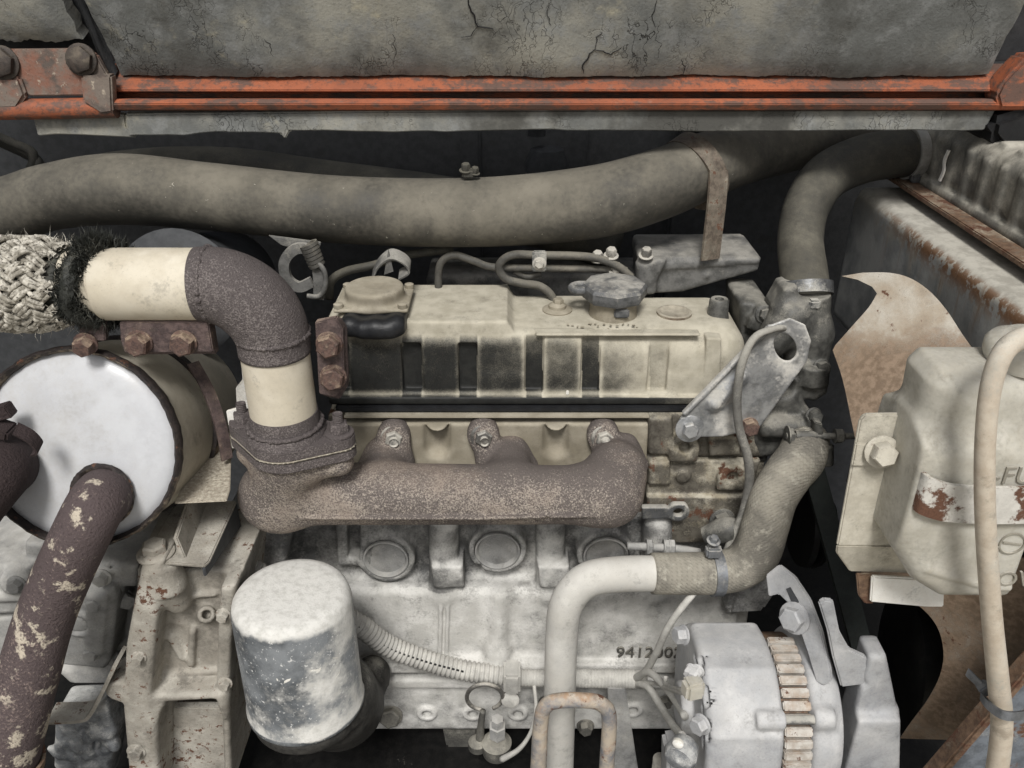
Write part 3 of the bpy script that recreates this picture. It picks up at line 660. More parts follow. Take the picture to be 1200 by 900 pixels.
# raised panels and recesses
slots = [(388, 410), (471, 495), (537, 560), (615, 637), (681, 703), (760, 783)]
for a, b_ in slots:
    top = 403 if b_ < 600 else 395
    f.box((P(a, 430, .008).x, -.01, zF(459)), (P(b_, 430, .008).x, .0145 if b_ > 600 else .017, zF(top)), .002, k=.0025, cut=True)
f.polypx([(828, 396), (846, 397), (842, 468), (824, 468)], .0055, .02, rd=.001, k=.002)
f.box((x1 - .03, -.03, zF(395)), (x1 + .02, .2, zF(330)), .02, k=.03, cut=False) if False else None
mesh_rc = f.mesh(); v = mesh_rc[0]
qx, qy = proj(v)
def sst(x, a, b): t = np.clip((x - a) / (b - a), 0, 1); return t * t * (3 - 2 * t)
front = v[:, 1] < .020
top = sst(v[:, 2], zF(399), zF(386)); right = sst(qx, 640, 810)
pan = np.zeros(len(v)); rec = np.zeros(len(v))
edges_ = [p for ab in slots for p in ab]
dmin = np.min(np.abs(qx[:, None] - np.array(edges_)[None, :]), axis=1)
for a, b_ in slots: rec = np.maximum(rec, ((qx > a + 1) & (qx < b_ - 1)).astype(float))
lip = np.exp(-((qy - 461) / 4.0) ** 2) * .55 + np.exp(-np.clip(qy - 390, 0, 99) / 11) * .55 * (qx > 600)
edge_d = np.exp(-(dmin / 4.5) ** 2) * .40 * sst(qx, 480, 660) + np.exp(-(dmin / 2.5) ** 2) * .16
mid = sst(qx, 500, 690) * .26 + sst(qx, 690, 735) * .20 - .10 * sst(qy, 400, 450) * (1 - sst(qx, 740, 800))
right = sst(qx, 720, 805); att = np.where(front, .08 + mid + lip + edge_d * (1 - rec) + right * .8 * (1 - .35 * rec) + top * .9 - rec * .20, 1.0)
att = np.where((qy > 466) & front, -.25 + right * .5, att)
att = np.where((qx < 600) & front & (qy > 378) & (qy < 416), att + .85 * (1 - sst(qy, 380, 414)), att)
mk('casting', mesh_rc, M['cover'], rc, smooth=180, attr=att)
mk('gasket', box(((x0 + x1) / 2 - .012, .058, zb - .0065), (x1 - x0 - .03, .115, .008), bevel=.002), M['boot'], rc)
# worn raised lettering too faint to read
let = []
for i, xx in enumerate(np.linspace(666, 748, 15)):
    p = PZ(xx + rng.normal(0, 1.5), 385 - rng.uniform(0, 6), zt2 + .0003)
    let.append(box(p, (rng.uniform(.0012, .004), rng.uniform(.0012, .0045), .0007), Matrix.Rotation(rng.uniform(-.5, .5), 4, 'Z'), .0003))
mk('raised_lettering', join(*let), M['shield'], rc, kind='stuff', label='worn raised lettering too faint to read')
# dome nut, plug, nipple
def on_top(px, py, z=None): return PZ(px, py, z or zt2 - .0015)
p = on_top(653, 364); mk('washer_nut', join(lathe([(0, .0165), (.002, .0165), (.0035, .014), (.004, .010), (.007, .0095), (.0095, .006), (.010, 0)], p, (0, 0, 1), 28), bolt(p + Vector((.001, 0, .006)), (0, 0, 1), .006, .008, 1.1)), M['shield'], rc)
p = on_top(790, 368); mk('rusty_plug', lathe([(0, .019), (.003, .019), (.0035, .016), (.0015, .013), (.0015, .0)], p, (0, 0, 1), 30), M['plug'], rc, label='rust-stained round plug in the cover top')
p = on_top(841, 368); mk('nipple', lathe([(-.004, .0125), (.003, .011), (.016, .0105), (.018, .009), (.0178, .005), (.014, .004), (.014, 0)], p, (0, 0, 1), 26), M['thermo'], rc)
mk('paint_fleck', box(P(665, 460, .006), (.003, .002, .005), bevel=.0006), M['white_plate'], rc)
# oil filler
p = on_top(718, 368); zc = zt2
cap_ = thing('oil_filler_cap', 'octagonal grey oil filler cap on the rocker cover', 'oil cap', p)
mk('neck', lathe([(-.004, .027), (.004, .0255), (.020, .0245), (.024, .025)], p, (0, 0, 1), 40), M['shield'], cap_)
oct_ = lambda th: 1 + .045 * np.cos(8 * th)
mk('cap', lathe([(.020, .0255), (.020, .0335), (.024, .0355), (.032, .0355), (.0355, .033), (.0365, .028), (.0375, .010), (.0378, 0)], p, Vector((0.001, 0, 1)), 8), M['oldcap'], cap_, smooth=30)
mk('finger_lug', tube([p + Vector((-.027, -.004, .029)), p + Vector((-.041, -.004, .029)), p + Vector((-.045, .005, .029)), p + Vector((-.038, .012, .029)), p + Vector((-.026, .012, .029))], .0045, 12), M['oldcap'], cap_, smooth=180)
mk('latch', box(p + Vector((.006, -.0265, .012)), (.016, .004, .010), bevel=.0015), M['oldcap'], cap_)
# breather
p = PZ(442, 366, zt1 - .004); br = thing('breather_valve', 'pale dusty breather cap with black rubber boot on the rocker cover', 'breather', p)
f = Field(p + Vector((-.05, -.05, -.02)), p + Vector((.05, .05, .045)), .0016)
f.box(p + Vector((-.037, -.03, -.008)), p + Vector((.033, .034, .013)), .010, k=.002); f.box(p + Vector((-.040, -.032, .012)), p + Vector((.037, .037, .0165)), .002, k=.001)
f.cyl(p + Vector((-.001, 0, .010)), p + Vector((-.001, 0, .031)), .031, .004, k=.006); f.cyl(p + Vector((-.001, 0, .029)), p + Vector((-.001, 0, .036)), .016, .002, k=.002, cut=True) if False else None
f.cyl(p + Vector((-.001, 0, .0305)), p + Vector((-.001, 0, .036)), .009, .001, k=.002, cut=True)
mk('valve_body', f.mesh(), M['shield'], br, smooth=180)
for dx, dy in ((-.035, -.026), (.031, -.026), (.032, .03), (-.035, .03)): mk('screw', lathe([(0, .005), (.004, .005), (.005, .003), (.005, 0)], p + Vector((dx, dy, .0165)), (0, 0, 1), 14), M['shield'], br)
f = Field(P(400, 400, -.02), P(475, 360, .05) + Vector((0, .02, .01)), .0016)
pts = [P(410, 381, .002), P(425, 385, -.004), P(440, 384, -.004), P(455, 385, -.004), P(465, 380, .002)]
for i, q in enumerate(pts): f.cap(q + Vector((0, 0, -.001)), q + Vector((0, .022, -.004)), .0112 if i % 2 == 0 else .0098, k=.007)
mk('rubber_boot', f.mesh(), M['boot'], br, smooth=180)
mk('spring_clip', ribbon([P(437, 322, .08), P(444, 308, .08), P(458, 298, .08), P(474, 304, .08), P(480, 314, .08), P(468, 322, .08)], Vector((0, .008, .003)), .0018), M['steel_grey'], br)
mk('clip_tail', prism([P(450, 322, .075), P(455, 292, .075), P(461, 318, .075)], (0, .002, 0)), M['steel_grey'], br)

# ================================================================== CYLINDER HEAD
hd = thing('cylinder_head', 'cylinder head with tan port plate and rusty right end', 'cylinder head', P(640, 610, .02))
f = Field(P(398, 556, -.012) - Vector((0, .004, .003)), P(764, 484, .03), .0017)
f.polypx([(403, 485), (761, 485), (757, 562), (403, 562)], -.004, .022, rd=.002)
for a, b_ in ((494, 530), (634, 669)):
    m_ = (a + b_) / 2; rr = (b_ - a) / 2 * .00092
    f.cap(P(m_, 470, -.010), P(m_, 528, -.010), rr, k=.003, cut=True)
    f.cyl(P(m_, 489, -.012), P(m_, 486, .02), rr * .9, k=.002)
mk('port_plate', f.mesh(), M['shield'], hd, smooth=180)
mk('plate_edge', box((P(582, 484, .003).x, .006, P(582, 484, .003).z), (P(760, 485, 0).x - P(404, 485, 0).x, .026, .0018), bevel=.0006), M['shield'], hd)
lo, hi = P(380, 625, .0), P(905, 476, .0)
f = Field((lo.x, -.045, lo.z), (hi.x, .125, hi.z), .0022)
f.polypx([(384, 486), (905, 478), (902, 600), (384, 612)], .014, .12, rd=.003)
f.polypx([(758, 486), (893, 478), (893, 536), (758, 536)], .0, .05, rd=.004)                       # upper right
f.polypx([(758, 539), (892, 541), (880, 580), (758, 580)], -.004, .05, rd=.003, k=.0015)
f.polypx([(758, 582), (880, 582), (872, 640), (758, 640)], -.010, .05, rd=.003, k=.0015)
f.polypx([(760, 490), (788, 490), (791, 534), (760, 534)], -.008, .02, rd=.004, k=.004)
f.polypx([(760, 543), (786, 542), (786, 570), (760, 570)], -.012, .02, rd=.004, k=.003)
for x, y, r in ((803, 526, 17), (859, 560, 17)):
    q = P(x, y, -.014); s_ = S(q); f.cyl(q, q + Vector((0, .03, 0)), r * s_, k=.003); f.box(q + Vector((-r * s_, 0, -.018)), q + Vector((r * s_, .03, 0)), .003, k=.003); f.cyl(q - Vector((0, .01, 0)), q + Vector((0, .012, 0)), 6.5 * s_, k=.0015, cut=True)
q = P(801, 560, -.009); f.cyl(q, q + Vector((0, .02, 0)), .008, k=.003)
f.polypx([(830, 512), (868, 512), (868, 535), (832, 536)], -.010, .02, rd=.004, k=.004)
mk('casting', f.mesh(), M['head_rust'], hd, smooth=180)
# flat tab with a hole, thermo plug
f = Field(P(750, 612, -.032), P(812, 585, -.01), .0013)
f.polypx([(752, 595), (782, 595), (783, 608), (753, 609)], -.026, -.018, rd=.001); q = P(795, 601, -.026); f.cyl(q, q + Vector((0, .008, 0)), .0125, k=.003); f.cyl(q - Vector((0, .01, 0)), q + Vector((0, .02, 0)), .0055, k=.001, cut=True)
mk('tab', f.mesh(), M['steel'], hd, smooth=180)
mk('bolt', bolt(P(846, 610, -.03), (.1, -1, .15), .0125, .014, 1.2), M['thermo'], hd)

# ================================================================== ENGINE BLOCK
bl = thing('engine_block', 'pale dusty cast iron engine block', 'engine block', P(560, 860, 0))
lo, hi = P(250, 870, -.02), P(905, 612, .0)
f = Field((lo.x * 1.02, -.08, P(600, 905, -.02).z), (hi.x + .01, .11, P(600, 600, .0).z), .0021)
f.polypx([(262, 606), (892, 606), (880, 700), (868, 790), (270, 790)], .004, .10, rd=.003)
f.polypx([(270, 692), (868, 692), (862, 778), (300, 778)], -.024, .08, rd=.010, k=.012)             # crankcase step
f.polypx([(420, 779), (850, 779), (850, 790), (420, 790)], -.034, .08, rd=.003, k=.004)               # lower lip
f.polypx([(300, 795), (795, 795), (795, 856), (300, 856)], -.016, .08, rd=.005, k=.004)               # pan rail
f.polypx([(430, 797), (795, 797), (795, 808), (430, 808)], -.030, .08, rd=.004, k=.006)
plugs = [(452, 656, 28), (583, 646, 28), (710, 652, 28)]
for x, y, r in plugs:
    q = P(x, y, -.016); s_ = S(q); f.cyl(q, q + Vector((0, .03, 0)), (r + 6) * s_, .003, k=.010)
    f.cap(q + Vector((0, .036, .01)), q + Vector((0, .036, .06)), (r + 2) * s_, k=.012)
for x in (520, 645, 770):
    f.cap(P(x, 612, -.006), P(x, 690, -.012), 17 * S(P(x, 650, 0)), k=.010)
    f.polypx([(x - 15, 664), (x + 22, 664), (x + 24, 690), (x - 12, 690)], -.030, .01, rd=.004, k=.004)
    f.polypx([(x + 34, 672), (x + 44, 672), (x + 45, 694), (x + 35, 694)], -.030, -.012, rd=.002, k=.003, cut=True)
    f.polypx([(x - 30, 676), (x - 22, 676), (x - 21, 694), (x - 29, 694)], -.030, -.012, rd=.002, k=.003, cut=True)
for x, y, r in plugs:
    q = P(x, y, -.016); f.cyl(q - Vector((0, .02, 0)), q + Vector((0, .014, 0)), (r - 1) * S(q), .001, k=.002, cut=True)
f.cap(P(517, 700, -.0262), P(515, 776, -.0262), .0026, k=.002); f.cap(P(525, 700, -.0262), P(523, 776, -.0262), .0024, k=.002)
f.cap(P(586, 698, -.024), P(583, 760, -.028), .008, .010, k=.012); f.cap(P(583, 760, -.028), P(583, 778, -.034), .010, .014, k=.02); f.cap(P(520, 778, -.030), P(650, 778, -.030), .006, k=.014)
f.polypx([(392, 612), (446, 612), (440, 664), (396, 664)], -.012, .01, rd=.004, k=.005); f.polypx([(405, 618), (420, 618), (420, 660), (406, 660)], -.02, .004, rd=.003, k=.004, cut=True)
f.polypx([(272, 612), (345, 612), (335, 660), (280, 690)], -.030, .01, rd=.006, k=.008)
for x, y in ((500, 838), (554, 838), (607, 838), (742, 834)):
    q = P(x, y, -.020); f.cyl(q, q + Vector((0, .02, 0)), .0125, k=.004); f.cyl(q - Vector((0, .01, 0)), q + Vector((0, .02, 0)), .0062, k=.001, cut=True)
mb_ = f.mesh(); qx, qy = proj(mb_[0]); va = mb_[0]
att = np.where(va[:, 2] < P(600, 690, -.02).z, .24, -.08) + .16 * sst(va[:, 1], -.005, -.028) - .12 * (qy > 800)
mk('casting', mb_, M['block'], bl, smooth=180, attr=att)
for x, y, r in plugs:
    q = P(x, y, -.016); rr = (r - 1.5) * S(q)
    mk('core_plug', lathe([(.004, rr), (-.001, rr), (-.0016, rr * .94), (.0, rr * .88), (.006, rr * .82), (.009, rr * .6), (.010, 0)], q, (0, 1, 0), 40), M['pump'], bl)
v, fc = text('9412002', P(721, 769, -.0245), (1, 0, -.01), (0, 0, 1), .0236, .0024); mk('casting_number', (v, fc), M['block_dark'], bl, smooth=0)
mk('bolt', bolt(P(458, 838, -.018), (0, -1, .3), .0135, .012, 1.15), M['block_dark'], bl); mk('bolt', bolt(P(686, 850, -.016), (0, -1, .1), .009, .012, 1.3), M['block_dark'], bl)
for x, y, r_ in ((838, 742, .0065),): mk('bolt', bolt(P(x, y, -.026 if y > 690 else -.016), (0, -1, .1), r_, .008, 1.35), M['block_dark'], bl)
for i, x in enumerate((640, 700, 780)): mk('bolt', bolt(P(x, 822, -.018), (0, -1, .1), .0075, .008, 1.3), M['block_dark'], bl)
mk('leg', prismY([(518, 852), (560, 852), (553, 930), (534, 930)], -.005, .03, .003), M['block_dark'], bl)
mk('sump', prismY([(300, 846), (800, 846), (760, 960), (340, 960)], .03, .2, .01), M['oily'], bl)

# ================================================================== EXHAUST MANIFOLD
em = thing('exhaust_manifold', 'rusty plum-brown cast exhaust manifold with three ports', 'exhaust manifold', P(520, 617, -.07))
YM = -.078
f = Field(P(258, 625, YM) - Vector((0, .05, .01)), P(765, 482, .0) + Vector((0, .006, .03)), .002)
s_ = S(P(500, 580, YM)); rl = 34 * s_
f.cap(P(318, 578, YM), P(718, 580, YM), 37 * s_, 34 * s_, k=.010)
f.cap(P(706, 577, YM), P(722, 552, -.05), 35 * s_, 33 * s_, k=.02); f.cap(P(722, 552, -.05), P(722, 534, -.008), 33 * s_, 27 * s_, k=.012)
f.cap(P(598, 570, YM + .01), P(596, 532, -.006), 30 * s_, 25 * s_, k=.014); f.cap(P(452, 572, YM + .01), P(452, 534, -.006), 32 * s_, 26 * s_, k=.014)
ears = [(461, 512), (566, 511), (707, 512)]
for x, y in ears:
    q = P(x, y, -.014); f.cyl(q, q + Vector((0, .016, 0)), 18.5 * s_, k=.006); f.cap(q + Vector((0, .006, 0)), P(x + 8, y + 30, -.02), 15 * s_, 18 * s_, k=.010)
f.cap(P(430, 545, -.012), P(456, 515, -.010), .010, k=.010); f.cap(P(605, 525, -.01), P(620, 545, -.012), .010, k=.008)
f.cap(P(735, 520, -.01), P(748, 545, -.014), .011, k=.010)
# column under the outlet flange
qf = P(339, 528, -.100)
f.cap(P(330, 585, YM), qf, 39 * s_, 38 * s_, k=.016)
for sx, sy in ((-.042, .014), (.048, -.004)): f.cap(qf + Vector((0, 0, -.012)), qf + Vector((sx, sy, -.010)), .022, .014, k=.012)
seam = [P(x, y, YM - .0335) for x, y in ((300, 606), (420, 607), (560, 607), (700, 604))]        # parting line and joints
for a, b_ in zip(seam[:-1], seam[1:]): f.cap(a, b_, .0022, k=.002)
for x in (424, 640): f.cap(P(x, 556, YM - .030), P(x + 1, 606, YM - .034), .0013, k=.0025, cut=True)
mk('casting', f.mesh(), M['manifold'], em, smooth=180)
def flange2(z0, z1, grow=0):
    pts = []
    A, B = qf + Vector((-.045, .016, 0)), qf + Vector((.051, -.004, 0))
    for cxy, r, a0, a1 in ((A, .0145, 100, 240), (qf, .0385, 235, 290), (B, .0145, 280, 440), (qf, .0385, 75, 105)):
        for t in np.linspace(a0, a1, 9): pts.append(Vector((cxy.x + (r + grow) * math.cos(R(t)), cxy.y + (r + grow) * math.sin(R(t)), z0)))
    return prism(pts, (0, 0, z1 - z0), .0022), A, B
fz = qf.z
g, A, B = flange2(fz - .002, fz + .0095); mk('outlet_flange', g, M['elbow'], em)
for (x, y), k in zip(ears, (0, 0, 1)):
    q = P(x, y, -.015)
    mk('nut', nut_stud(q, (.15, -1, .1), .0095, .010, .014 if k else .004), M['bolt'], em)

# ================================================================== EXHAUST PIPE
ep = thing('exhaust_pipe', 'tan exhaust pipe with brown elbow and braided wrap', 'exhaust pipe', qf)
g, A, B = flange2(fz + .0105, fz + .022); mk('flange', g, M['elbow'], ep)
for q in (A, B): mk('nut', nut_stud(Vector((q.x, q.y, fz + .022)), (0, 0, 1), .0095, .012, .008), M['elbow'], ep)
top = Vector((qf.x, qf.y, P(322, 398, qf.y).z)); rp = 37.5 * S(qf)
mk('collar', lathe([(.018, rp + .007), (.026, rp + .006), (.030, rp + .002), (.045, rp + .001)], qf, (0, 0, 1), 48), M['elbow'], ep)
mk('gasket_line', flange2(fz + .0092, fz + .0108, .0008)[0], M['speck_plate'], ep)
z1 = top.z; hz = (Vector((0, 0, 1)))
mk('riser_tube', lathe([(.030, rp), (z1 - fz - .0, rp)], qf, (0, 0, 1), 56), M['tan'], ep)
# elbow: swept from vertical to horizontal (towards -X)
zc_ = P(232, 333, qf.y).z; re = P(320, 400, qf.y).x - P(238, 333, qf.y).x
path = [top + Vector((0, 0, -.012)), top]; cx = top.x - (zc_ - top.z)
rb = zc_ - top.z
for t in np.linspace(8, 90, 9): path.append(Vector((top.x - rb * (1 - math.cos(R(t))), qf.y, top.z + rb * math.sin(R(t)))))
xe = path[-1].x; path.append(Vector((P(233, 333, qf.y).x, qf.y, zc_)))
re_ = [rp + .0015] * 2 + [rp + .0015 + .002 * math.sin(R(t * 2)) for t in np.linspace(8, 90, 9)] + [rp + .0015]
mk('elbow', tube(path, re_, 48, 5), M['elbow'], ep, smooth=180)
def weld(c_, ax, r, name='weld_bead'):
    a, u, w_ = [np.array(x) for x in basis(ax)]; pts = []
    for t in np.linspace(0, 2 * math.pi, 160, endpoint=False): pts.append(np.array(c_) + (u * math.cos(t) + w_ * math.sin(t)) * (r + .0004 * math.sin(t * 30)))
    return mk(name, tube([Vector(p) for p in pts] + [Vector(pts[0])], list(.0022 + .0009 * rng.uniform(-1, 1, 161)), 8, 1, caps=False), M['elbow'], ep, smooth=180)
weld(top + Vector((0, 0, .006)), (0, 0, 1), rp + .001); weld(Vector((P(246, 333, qf.y).x, qf.y, zc_)), (1, 0, 0), rp + .0008); weld(qf + Vector((0, 0, .031)), (0, 0, 1), rp + .003)
xt0, xt1 = P(236, 333, qf.y).x, P(120, 333, qf.y).x
mk('cross_tube', lathe([(0, rp + .0006), (xt0 - xt1 - .002, rp + .0006), (xt0 - xt1, rp - .0008)], Vector((xt0, qf.y, zc_)), (-1, 0, 0), 56), M['tan'], ep)
xs1 = P(60, 333, qf.y).x
mk('sleeve', lathe([(0, rp - .002), (xt1 - xs1, rp - .002)], Vector((xt1 + .004, qf.y, zc_)), (-1, 0, 0), 56), M['tan'], ep)
# braided wrap: 15 strands each way, passing over and under
def braid():
    xa, xb_ = P(76, 333, qf.y).x, P(-70, 333, qf.y).x; N = 14; R0 = rp + .0035; om = .66 / R0; ms = []
    for s__ in (1, -1):
        for k in range(N):
            for sub_ in (-1, 0, 1):                          # three yarns lie side by side in each strand
                x = np.linspace(xa + rng.uniform(-.005, .008), xb_, 100); th = 2 * math.pi * k / N + s__ * om * x + sub_ * .118 + rng.normal(0, .012)
                swell = np.clip((xa - x) / .02, 0, 1)
                r = R0 + .0040 * swell + s__ * .0026 * np.clip(1.5 * np.cos(N * om * x + sub_ * .5 * s__), -1, 1) * np.clip(swell * 3, .3, 1) + .0005 * np.sin(x * 500 + k * 2 + sub_) + rng.normal(0, .0003)
                c3 = np.stack([x, qf.y + r * np.cos(th), zc_ + r * np.sin(th)], 1)
                T_ = np.gradient(c3, axis=0); T_ /= np.linalg.norm(T_, axis=1)[:, None]
                nr = np.stack([0 * x, np.cos(th), np.sin(th)], 1); sd_ = np.cross(T_, nr); ww = .0026 * (1 + .15 * np.sin(x * 400 + k * 2)); V = []
                for a in np.linspace(0, 2 * math.pi, 6, endpoint=False): V.append(c3 + sd_ * (ww * math.cos(a))[:, None] + nr * (.0019 * math.sin(a)))
                V = np.stack(V, 1); m = len(x); Fc = [(i * 6 + j, i * 6 + (j + 1) % 6, i * 6 + 6 + (j + 1) % 6, i * 6 + 6 + j) for i in range(m - 1) for j in range(6)]
                ms.append((V.reshape(-1, 3), Fc))
    return join(*ms)
mk('braided_wrap', braid(), M['braid'], ep, smooth=180, kind='stuff', label='off-white herringbone braided glass fibre wrap')
mk('wrap_core', lathe([(0, rp - .001), (.16, rp - .001)], Vector((P(84, 333, qf.y).x, qf.y, zc_)), (-1, 0, 0), 40), M['fuzz'], ep)
def hairs(n, fn, w0):
    V, Fc = [], []
    for i in range(n):
        b_, d = fn(i); sd_ = np.cross(d, rng.normal(0, 1, 3)); sd_ = sd_ / (np.linalg.norm(sd_) + 1e-9) * w0
        m_ = b_ + d * .55 + rng.normal(0, .0012, 3); e = b_ + d + rng.normal(0, .002, 3); k = len(V)
        V += [b_ - sd_, b_ + sd_, m_ + sd_ * .7, m_ - sd_ * .7, e]; Fc += [(k, k + 1, k + 2, k + 3), (k + 3, k + 2, k + 4)]
    return np.array(V), Fc
def h1(i):                                                   # short matted tufts
    t = rng.uniform(0, 2 * math.pi); xx = P(119, 333, qf.y).x + .015 * math.cos(t) + rng.normal(0, .0042); r = rp - .002
    n_ = np.array((0, math.cos(t), math.sin(t))); b_ = np.array((xx, qf.y, zc_)) + n_ * r
    L = .0095 + .011 * max(0, math.sin(t)) ** 10 + .006 * max(0, -math.sin(t)) ** 8
    return b_, n_ * L * rng.uniform(.4, 1.1) + np.array((rng.normal(0, .0035), 0, 0)) + np.cross(n_, (1, 0, 0)) * rng.normal(0, .0065)
mk('frayed_cord', join(hairs(9000, h1, .0006), tube([Vector((P(119, 333, qf.y).x + .015 * math.cos(t) + .002 * math.sin(t * 5), qf.y + (rp + .001) * math.cos(t), zc_ + (rp + .001) * math.sin(t))) for t in np.linspace(0, 2 * math.pi, 60)], .0065, 10, 1, rough=.12)),
   M['fuzz'], ep, smooth=0, kind='stuff', label='frayed dark cord tied round the tan tube')
def h2(i):
    t = rng.uniform(0, 2 * math.pi); xx = rng.uniform(P(-40, 333, qf.y).x, P(92, 333, qf.y).x); n_ = np.array((0, math.cos(t), math.sin(t)))
    return np.array((xx, qf.y, zc_)) + n_ * (rp + .006), n_ * rng.uniform(.003, .008) + rng.normal(0, .004, 3)
mk('loose_fibres', hairs(500, h2, .00035), M['braid'], ep, smooth=0, kind='stuff')
# clamp plates
def clamp(px, Y, bolts, label, rr=14, ax=(0, -1, .1)):
    cl_ = thing('pipe_clamp', label, 'clamp', P(sum(x for x, _ in px) / len(px), max(y for _, y in px), Y), 'rusty exhaust clamps')
    mk('plate', prismY(px, Y, Y + .008, .001), M['clamp_rust'], cl_); mk('plate', prismY([(x + 4, y + 2) for x, y in px], Y + .010, Y + .018, .001), M['clamp_rust'], cl_)
    for x, y in bolts: mk('bolt', bolt(P(x, y, Y), ax, rr * S(P(x, y, Y)), .012, 1.12), M['bolt_rust'], cl_)
clamp([(140, 377), (244, 377), (250, 413), (146, 414), (141, 398)], -.118, [(164, 401), (216, 401)], 'rusty two-bolt clamp plate under the tan cross tube')
clamp([(369, 378), (394, 373), (401, 384), (404, 450), (394, 466), (374, 462)], -.098, [(386, 403), (391, 441)], 'rusty two-bolt clamp plate beside the tan riser tube')
sm = thing('small_clamp', 'small rusty clamp with one bolt under the braided wrap', 'clamp', P(102, 410, -.12), 'rusty exhaust clamps')
mk('tab', prismY([(92, 378), (123, 378), (123, 400), (93, 400)], -.118, -.108, .001), M['clamp_rust'], sm); mk('bolt', bolt(P(101, 402, -.12), (0, -1, -.1), .0088, .012, 1.2), M['bolt_rust'], sm)
hs_ = thing('pipe_shield', 'pale torn heat shield sheet behind the riser tube', 'heat shield', P(290, 505, -.06))
mk('sheet', prismY([(281, 412), (300, 408), (318, 500), (284, 512), (277, 470), (276, 455), (284, 445)], -.066, -.063, .0008), M['white_plate'], hs_)
mk('lip', prismY([(265, 482), (282, 477), (290, 520), (272, 526)], -.083, -.080, .0006), M['white_plate'], hs_)

# ================================================================== MUFFLER
C0 = P(88, 527, -.145); C1 = P(186, 484, .03); axm = (C1 - C0).normalized(); rm = 119 * S(C0)
mu = thing('muffler', 'round muffler with bright white end plate and burnt rim', 'muffler', C0 - Vector((0, 0, rm)))
mk('end_plate', lathe([(.004, 0), (.0035, rm * .5), (.0045, rm * .80), (.007, rm * .88), (.010, rm * .965), (.014, rm * .98)], C0, axm, 72), M['white_cap'], mu, smooth=60)
mk('rim', lathe([(.012, rm * .955), (.003, rm * .965), (.001, rm * .99), (.003, rm * 1.015), (.010, rm * 1.02), (.016, rm * 1.0)], C0, axm, 96, lambda th: 1 + .004 * np.sin(th * 37) + .003 * np.sin(th * 17 + 1)), M['rim'], mu, smooth=60)
mk('shell', lathe([(.014, rm * .985), (.20, rm * .985), (.21, rm * .95), (.21, 0)], C0, axm, 72), M['muffler'], mu)
mk('mount_band', ring(C0 + axm * .105, axm, rm * .987, .012, .004, 72), M['rim'], mu)
mk('band_tail', ribbon([P(226, 425, -.05), P(246, 462, -.06), P(260, 505, -.07), P(266, 538, -.075)], Vector((.004, .004, 0)), .003), M['clamp_rust'], mu)
e0 = PP(120, 580, C0, axm)
op = thing('tail_pipe', 'rusty brown exhaust pipe with flaking tan paint', 'pipe', P(30, 890, -.25))
pth = [e0 + axm * .01, PP(106, 604, C0 - axm * .03, axm), P(57, 712, -.205), P(33, 790, -.222), P(14, 860, -.238), P(-8, 950, -.252)]
mk('pipe_wall', tube(pth, [33 * S(pth[0]), 33 * S(pth[1]), 33 * S(pth[2]), 34.5 * S(pth[3]), 36 * S(pth[4]), 38 * S(pth[5])], 44, 10), M['downpipe'], op, smooth=180)
mk('weld_bead', tube([Vector(p) for p in [np.array(e0 - axm * .001) + rp_ for rp_ in [np.array(basis(axm)[1]) * math.cos(t) * 34 * S(e0) + np.array(basis(axm)[2]) * math.sin(t) * 34.5 * S(e0) for t in np.linspace(0, 2 * math.pi, 60)]]], .003, 8, 1, rough=.2), M['rim'], op)
mk('lower_collar', ring(P(7, 893, -.245), (.25, .1, 1), 37.5 * S(P(7, 893, -.245)), .010, .003), M['rust_strip'], op)
e1 = PP(2, 546, C0, axm)
ip = thing('inlet_pipe', 'burnt black stub pipe on the white muffler end', 'pipe', P(0, 600, -.18))
pth = [e1 + axm * .01, PP(-4, 556, C0 - axm * .03, axm), P(-44, 608, -.21), P(-80, 680, -.22)]
mk('pipe_wall', tube(pth, [36 * S(q) for q in pth], 36, 10), M['burntpipe'], ip, smooth=180)
mk('clamp_lug', join(box(P(-6, 500, -.160), (.03, .02, .010), Matrix.Rotation(.4, 4, 'Y'), .002), box(P(4, 482, -.155), (.016, .012, .012), Matrix.Rotation(-.3, 4, 'Y'), .001)), M['burntpipe'], ip)
mk('torn_gasket', ribbon([P(18, 502, -.180), P(36, 512, -.180), P(46, 524, -.178), P(40, 528, -.178)], Vector((0, .006, .002)), .002), M['burntpipe'], ip)

# ================================================================== LOWER LEFT: bracket, bell housing, pump
zpl = P(238, 589, -.135).z
solo('muffler_plate', prism([PZ(205, 591, zpl), PZ(266, 588, zpl), PZ(270, 575, zpl), PZ(272, 505, zpl), PZ(246, 512, zpl)], (0, 0, .0025), .0006), M['speck_plate'], 'rust-specked flat steel plate between muffler and manifold', 'plate')
zbk = P(205, 663, -.155).z
mb = thing('muffler_bracket', 'grey steel channel bracket bolted to the bell housing', 'bracket', P(205, 664, -.16))
mk('base_plate', prism([PZ(166, 659, zbk), PZ(196, 663, zbk), PZ(240, 666, zbk), PZ(246, 661, zbk), PZ(278, 590, zbk), PZ(198, 588, zbk), PZ(172, 640, zbk)], (0, 0, .004), .0012), M['housing'], mb)
wa, wb = PZ(213, 655, zbk + .004), PZ(240, 585, zbk + .004)
mk('web', prism([wa + Vector((0, 0, -.001)), wb + Vector((0, 0, -.001)), wb + Vector((-.006, 0, .03)), wa + Vector((-.006, .004, .022))], (.004, .001, 0), .001), M['housing'], mb)
mk('bolt', bolt(PZ(183, 649, zbk + .004), (0, 0, 1), .0120, .013, 1.5), M['housing'], mb)
mk('side_lip', prism([PZ(240, 666, zbk), PZ(278, 590, zbk), PZ(278, 590, zbk) - Vector((0, 0, .03)), PZ(240, 666, zbk) - Vector((0, 0, .01))], (-.003, 0, 0), .0008), M['dark'], mb)
